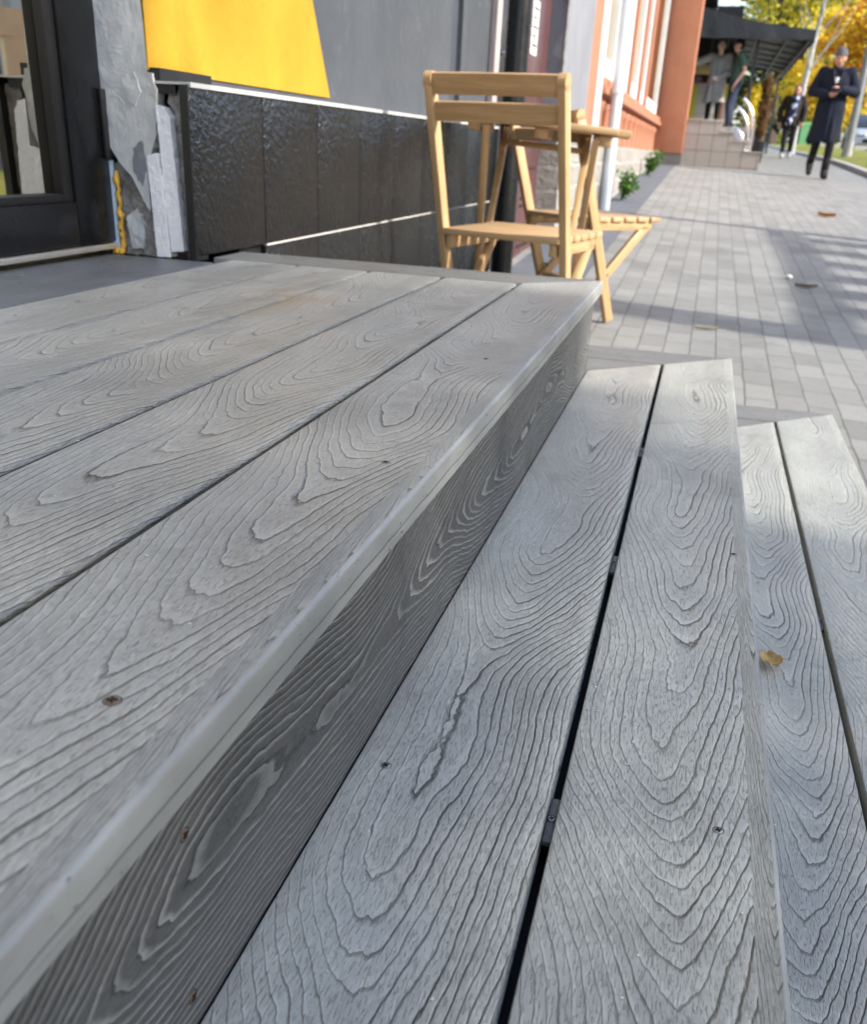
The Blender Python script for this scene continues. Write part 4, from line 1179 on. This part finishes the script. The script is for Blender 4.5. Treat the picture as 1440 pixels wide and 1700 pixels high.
# man in green seen from the side
hx, hy = .40, 22.0
person('person', 'person in green T-shirt and dark cap standing side-on atop the stairs', hx, hy, .775, R(98),
    pose(head=(0, .06, 1.58), chest=(0, -.03, 1.26), elR=(.24, -.08, 1.12), wrR=(.22, .03, .86), elL=(-.24, -.10, 1.12), wrL=(-.22, .06, .87), knL=(-.10, .10, .49), anL=(-.10, .04, .085), toL=(-.1, .19, .035)), yaw=.15,
    skin=plain('brightened_warm_skin', (.78, .46, .34), .5),  # lighter than the base skin, lifts the face out of the awning's shade
    parts=(garment('jeans', cloth('dark_jeans', (.05, .06, .10)), legs(.115, .08, .064)), garment('shoes', cloth('black_trainers', (.02, .02, .02)), shoes()),
           garment('t_shirt', cloth('green_cotton', (.085, .145, .10)), lambda mb, V, A: (torso(mb, V, .022), sleeves(mb, V, .55, .08, .072))),
           garment('cap', cloth('dark_cap', (.03, .022, .022)), cap(False)), garment('hair', cloth('dark_hair', (.015, .012, .01)), hair(True, -.03))))

# ------------------------------------------------------------------ planters, bin, pole, car
pp = thing('potted_conifer', 'dried brown conifer in a black pot beside the curved railing', 'plant', (1.0, 20.4, g(1.0, 20.4)))
mb = MB(); mb.loft([(0, 0, 0, .11, .11), (0, 0, .34, .15, .15), (0, 0, .36, .165, .165), (0, 0, .39, .165, .165), (0, 0, .385, .14, .14), (0, 0, .33, .13, .13)], 20); mb.build('pot', M['potmat'], pp, 40)
rnd = random.Random(11)
mb = MB(); mb.tube([(0, 0, .30), (.01, 0, .8), (.02, 0, 1.42)], [.025, .018, .006], 8); mb.build('trunk', M['bark'], pp)
mb = MB(); leaf_cloud(mb, [((.015*math.sin(i), .01*math.cos(i*2), .5 + i*.052), (.13*(1 - abs(i - 9)/24), .13*(1 - abs(i - 9)/24), .07)) for i in range(20)], 2600, .028, rnd, 2, flat=1.6)
mb.build('foliage', [LEAF['b1'], LEAF['b2']], pp, recalc=False)
ys_ = thing('yellow_shrub', 'small bright yellow shrub glimpsed between the man in green and the brown conifer', 'shrub', (.92, 26.4, g(.92, 26.4)))
mb = MB(); mb.tube([(0, 0, -.05), (0, 0, 1.2)], [.03, .01], 8); mb.build('stem', M['bark'], ys_)
mb = MB(); leaf_cloud(mb, [((.10*math.sin(i*2), .1*math.cos(i*2), .7 + i*.06), (.16, .16, .14)) for i in range(15)], 900, .045, rnd, 2); mb.build('foliage', [LEAF['y1'], LEAF['y2']], ys_, recalc=False)
gb = thing('green_bin', 'bright green rubbish container far along the pavement behind the walkers', 'bin', (4.3, 56, g(4.3, 56)))
mb = MB(); mb.loft([(0, 0, .1, .42, .36), (0, 0, 1.0, .52, .45), (0, 0, 1.03, .56, .49), (0, 0, 1.09, .56, .49)], 4); mb.build('container', plain('green_plastic', (.04, .17, .07), .4), gb, 30)
mb = MB(); mb.loft([(0, 0, 1.095, .55, .48), (0, 0, 1.18, .45, .38)], 4); mb.build('lid', plain('green_plastic_lid', (.04, .22, .08), .4), gb, 30)
for s in (-1, 1):
    mb = MB(); mb.tube([(s*.3, -.25, .09), (s*.3 + .05, -.25, .09)], .09, 12); mb.build('wheel', M['seal'], gb, 40)
sl = thing('street_lamp', 'tall grey steel lamp pole on the grass verge at the right', 'lamp', (3.25, 25, g(3.25, 25) + .1))
mb = MB(); mb.tube([(0, 0, -.2), (0, 0, 2), (0, 0, 7.6)], [.095, .085, .055], 14); mb.build('pole', plain('galvanised_pole', (.30, .30, .29), .45, .15, 5, .4), sl, 60)
mb = MB(); mb.tube([(0, 0, 0), (0, 0, .35)], [.12, .115], 14); mb.build('base', M['kerb'], sl, 40)
mb = MB(); mb.tube([(0, 0, 7.5), (.4, 0, 7.9), (1.5, 0, 8.0)], .035, 8); mb.build('arm', M['steel'], sl, 60)
mb = MB(); mb.loft([(1.7, 0, 7.93, .30, .10), (1.7, 0, 8.02, .32, .12), (1.7, 0, 8.06, .2, .08)], 14); mb.build('lamp_head', M['white'], sl, 60)

def car(name, label, x, y, rz, col, group=None):
    z = g(x, y) - .01
    t = thing(name, label, 'car', (x, y, z), rz, group)
    paint = NT('car_paint_' + str(len(bpy.data.materials)))
    paint = paint.set(col, .3, .2, .5, **{'Coat Weight': .6})
    side = [(-2.12, .32), (-2.15, .62), (-1.98, .88), (-1.25, .96), (1.0, .92), (1.85, .80), (2.13, .60), (2.12, .30)]
    mb = MB()
    rows = []
    for xx, k in ((-.84, .96), (-.80, 1.0), (.80, 1.0), (.84, .96)):
        rows.append([mb.v((xx, yy*k if abs(yy) > 1.5 else yy, .30 + (zz - .30)*(.97 if k < 1 else 1))) for yy, zz in side])
    for a, b in zip(rows, rows[1:]):
        for k in range(len(side)): mb.face([a[k], a[(k+1) % len(side)], b[(k+1) % len(side)], b[k]])
    mb.face(rows[0]); mb.face(rows[-1][::-1])
    bmesh.ops.bevel(mb.bm, geom=mb.bm.edges[:], offset=.04, segments=2, affect='EDGES', clamp_overlap=True)
    mb.build('body', paint, t, 50)
    mb = MB()
    R0 = [(-.76, -1.75), (.76, -1.75), (.76, 1.02), (-.76, 1.02)]; R1 = [(-.60, -1.25), (.60, -1.25), (.60, .25), (-.60, .25)]
    a = [mb.v((px, py, .93)) for px, py in R0]; b = [mb.v((px, py, 1.42)) for px, py in R1]
    for k in range(4): mb.face([a[k], a[(k+1) % 4], b[(k+1) % 4], b[k]])
    mb.face(b)
    bmesh.ops.bevel(mb.bm, geom=mb.bm.edges[:], offset=.03, segments=2, affect='EDGES', clamp_overlap=True)
    mb.build('cabin_glass', plain('car_glass', (.02, .024, .028), .08), t, 50)
    mb = MB(); mb.box((-.58, -1.22, 1.415), (.58, .22, 1.455), bev=.02); mb.build('roof', paint, t, 40)
    for sx_ in (-.80, .80):
        for sy_ in (-1.32, 1.32):
            mb = MB(); mb.tube([(sx_ - .10, sy_, .31), (sx_ + .10, sy_, .31)], .31, 22)
            w = mb.build('wheel', M['seal'], t, 40)
            mb = MB(); s_ = math.copysign(1, sx_); mb.tube([(sx_ + s_*.101, sy_, .31), (sx_ + s_*.112, sy_, .31)], .20, 16); mb.build('rim', M['alu'], w, 40)
    for sx_ in (-.62, .62):
        mb = MB(); mb.box((sx_ - .16, 2.07, .58), (sx_ + .16, 2.135, .72), bev=.015); mb.build('headlight', M['chrome'], t, 40)
        mb = MB(); mb.box((sx_ - .14, -2.16, .64), (sx_ + .14, -2.09, .80), bev=.015); mb.build('tail_light', plain('tail_red', (.4, .02, .02), .3), t, 40)
    mb = MB(); mb.box((-.5, 2.08, .36), (.5, 2.14, .50), bev=.01); mb.build('grille', M['seal'], t, 40)
    for sx_ in (-1, 1):
        mb = MB(); mb.box((sx_*.86 - .08, .72, .92), (sx_*.86 + .08, .80, 1.04), bev=.02); mb.build('mirror', paint, t, 40)
    return t
car('parked_car', 'pale silver car parked along the road at the right edge behind the lamp pole', 6.4, 46, R(180), (.55, .57, .58))
car('parked_car', 'white car parked much further up the road, behind the walkers', 6.0, 76, R(180), (.72, .72, .71))

# ------------------------------------------------------------------ street trees
GT = 'autumn trees along the street'
tree('street_tree', 'tree with a pale trunk and thin yellow crown rising behind the scarfed walker', 'tree', 2.5, 33, 8.5, 1.7, ['y2', 'y3', 'g3'], 3600, .085, .085, 'birch', (.35, 0), .5, GT, 3, 40)
tree('street_tree', 'bright yellow-green tree above the middle of the awning', 'tree', 2.1, 50, 10, 2.3, ['y1', 'y2', 'y3', 'y2', 'g2'], 7000, .13, .17, 'bark', (0, 0), .42, GT, 8, 55)
tree('street_tree', 'orange and yellow tree at the right edge above the navy coat', 'tree', 4.75, 38, 6.3, 1.75, ['o2', 'y1', 'o1', 'y1', 'o2'], 8000, .10, .12, 'bark', (0, 0), .38, GT, 12, 60)
tree('street_tree', 'golden yellow tree filling the gap left of the navy coat', 'tree', 5.2, 58, 6.4, 2.3, ['y1', 'o2', 'y2', 'y1'], 7000, .13, .13, 'bark', (0, 0), .2, GT, 14, 55)
tree('conifer', 'dark green conifer standing behind the pale trunk', 'tree', 3.2, 64, 9.5, 2.6, ['d1', 'd2', 'g1'], 9000, .16, .2, 'bark', (0, 0), .08, None, 15, 70, shape='cone')
tree('street_tree', 'olive green tree far behind the awning, partly bare', 'tree', 4.4, 84, 13, 3.4, ['g2', 'g3', 'y3'], 7000, .22, .25, 'bark', (.4, 0), .25, GT, 18, 60)
tree('street_tree', 'deep yellow tree far up the road on the right', 'tree', 9.5, 80, 12, 3.6, ['y1', 'y2', 'o2', 'g3'], 7000, .22, .25, 'bark', (0, 0), .15, GT, 21, 60)
tree('street_tree', 'dull green tree in the far distance between the yellow ones', 'tree', 7.4, 100, 13, 4, ['d2', 'g1', 'g2'], 6000, .28, .28, 'bark', (0, 0), .12, GT, 23, 60)
rnd = random.Random(77)
mb = MB()
for i in range(90):
    x = rnd.uniform(-25, 60); zc = rnd.uniform(1.5, 9)
    leaf_cloud(mb, [((x, 150 + rnd.uniform(-6, 6), zc + 1), (4, 3, 2.5))], 110, .6, rnd, 4)
o = mb.build('distant_woodland', [LEAF['d2'], LEAF['g2'], LEAF['y3'], LEAF['g1']], recalc=False); tag(o, 'hazy mass of trees closing the end of the street', None, None, 'stuff')
# house across the street (mirrored in the glass door)
hb = thing('opposite_building', 'beige building across the street, seen mirrored in the glass door', 'building', (19, 20, 0))
mb = MB(); mb.box((0, -26, -.8), (9, 30, 8.2)); mb.build('wall', plaster('beige_render', (.80, .73, .58), (.84, .78, .64), (.88, .82, .7), .6), hb)
for i in range(14):
    mb = MB(); mb.box((-.30, -26 + i*4.1, -.8), (-.001, -25.3 + i*4.1, 8.2)); mb.build('pilaster', M['white'], hb)
for i in range(13):
    for zf in (1.0, 4.6):
        y = -24 + i*4.1
        mb = MB(); mb.box((-.05, y - .1, zf - .1), (-.001, y + 1.7, zf + 2.3)); w = mb.build('window', M['white'], hb)
        mb = MB(); mb.box((-.07, y, zf), (-.052, y + 1.6, zf + 2.2)); mb.build('pane', plain('far_glass', (.03, .035, .04), .1), w)
mb = MB(); mb.box((-.6, -26.5, 8.2), (9.5, 30.5, 8.6)); mb.build('roof', M['beige'], hb)

for i, (x, y) in enumerate(((4.25, -3.7), (4.35, -2.15))):
    tree('street_tree', ('young leafy tree on the verge to the right behind the viewer', 'young leafy tree on the verge level with the terrace, shading its boards')[i], 'tree', x, y, 5.1, 1.55, ['g2', 'g3', 'y3'], 10500, .08, .06, 'bark', (0, 0), .30, GT, 40 + i, 50)
# timber screen by the kerb: throws the barred shadow on the paving
ts = thing('timber_screen', 'slatted cream timber screen with two tall posts at the kerb, throwing the barred shadow', 'screen', (2.72, 0, 0))
SCR = plain('cream_painted_timber', (.62, .54, .42), .5, .1, 8)  # cream picked so the unseen screen mirrors pale in the door glass
zg = lambda y: g(2.72, y)
mb = MB(); mb.box((-.10, 2.13, -.6), (.10, 2.46, zg(2.3) + 2.5)); mb.build('post', SCR, ts)
mb = MB(); mb.box((-.05, 6.38, -.6), (.05, 6.56, zg(6.4) + 2.5)); mb.build('post', SCR, ts)
mb = MB(); rows = []
for i in range(17):
    y = 2.46 + (6.38 - 2.46)*i/16
    zz = zg(y) + 1.29 - .03*math.sin(i/16*math.pi)
    rows.append([mb.v((a, y, zz + b)) for a, b in ((-.02, -.085), (.02, -.085), (.02, .085), (-.02, .085))])
for a, b in zip(rows, rows[1:]):
    for k in range(4): mb.face([a[k], b[k], b[(k+1) % 4], a[(k+1) % 4]])
mb.face(rows[0]); mb.face(rows[-1])
mb.build('top_rail', SCR, ts)
for yc in (6.02, 5.38, 4.73, 4.12, 3.55, 3.0):
    mb = MB(); mb.box((-.015, yc - .16, zg(yc) + .0), (.015, yc + .16, zg(yc) + 1.205)); mb.build('slat', SCR, ts)

# ------------------------------------------------------------------ light, sky, camera
EL, AZ = 32, -6          # sun height; azimuth from +x towards +y
sd = Vector((math.cos(R(EL))*math.cos(R(AZ)), math.cos(R(EL))*math.sin(R(AZ)), math.sin(R(EL))))
sun = bpy.data.lights.new('sun', 'SUN'); sun.energy = 2.2; sun.angle = R(1.7); sun.color = (1, .95, .87)
so = bpy.data.objects.new('sun', sun); link(so); so.rotation_euler = (-sd).to_track_quat('-Z', 'Y').to_euler()
w = bpy.data.worlds.new('World'); SC.world = w; w.use_nodes = True
nt = w.node_tree; bg = nt.nodes['Background']
sky = nt.nodes.new('ShaderNodeTexSky'); sky.sky_type = 'NISHITA'; sky.sun_disc = False
sky.sun_elevation = R(EL); sky.sun_rotation = R(90 - AZ); sky.dust_density = 2.5; sky.air_density = 1.0; sky.ozone_density = 1.0
nt.links.new(sky.outputs[0], bg.inputs[0]); bg.inputs[1].default_value = .15
cam = bpy.data.cameras.new('camera'); co = bpy.data.objects.new('camera', cam); link(co)
co.location = (0.1709, -1.9772, 0.2256); co.rotation_euler = (1.1129, -.0465, .2605)
cam.sensor_fit = 'HORIZONTAL'; cam.sensor_width = 36; cam.lens = 36*1574.67/1440
cam.shift_y = (1014.47 - 850)/1440
cam.clip_start = .02; cam.clip_end = 1000
cam.dof.use_dof = True; cam.dof.focus_distance = .74; cam.dof.aperture_fstop = 14
SC.camera = co
SC.view_settings.view_transform = 'Standard'; SC.view_settings.look = 'None'; SC.view_settings.gamma = 1; SC.view_settings.exposure = 1.7
SC.cycles.use_denoising = True
SC.cycles.max_bounces = 8; SC.cycles.transparent_max_bounces = 8
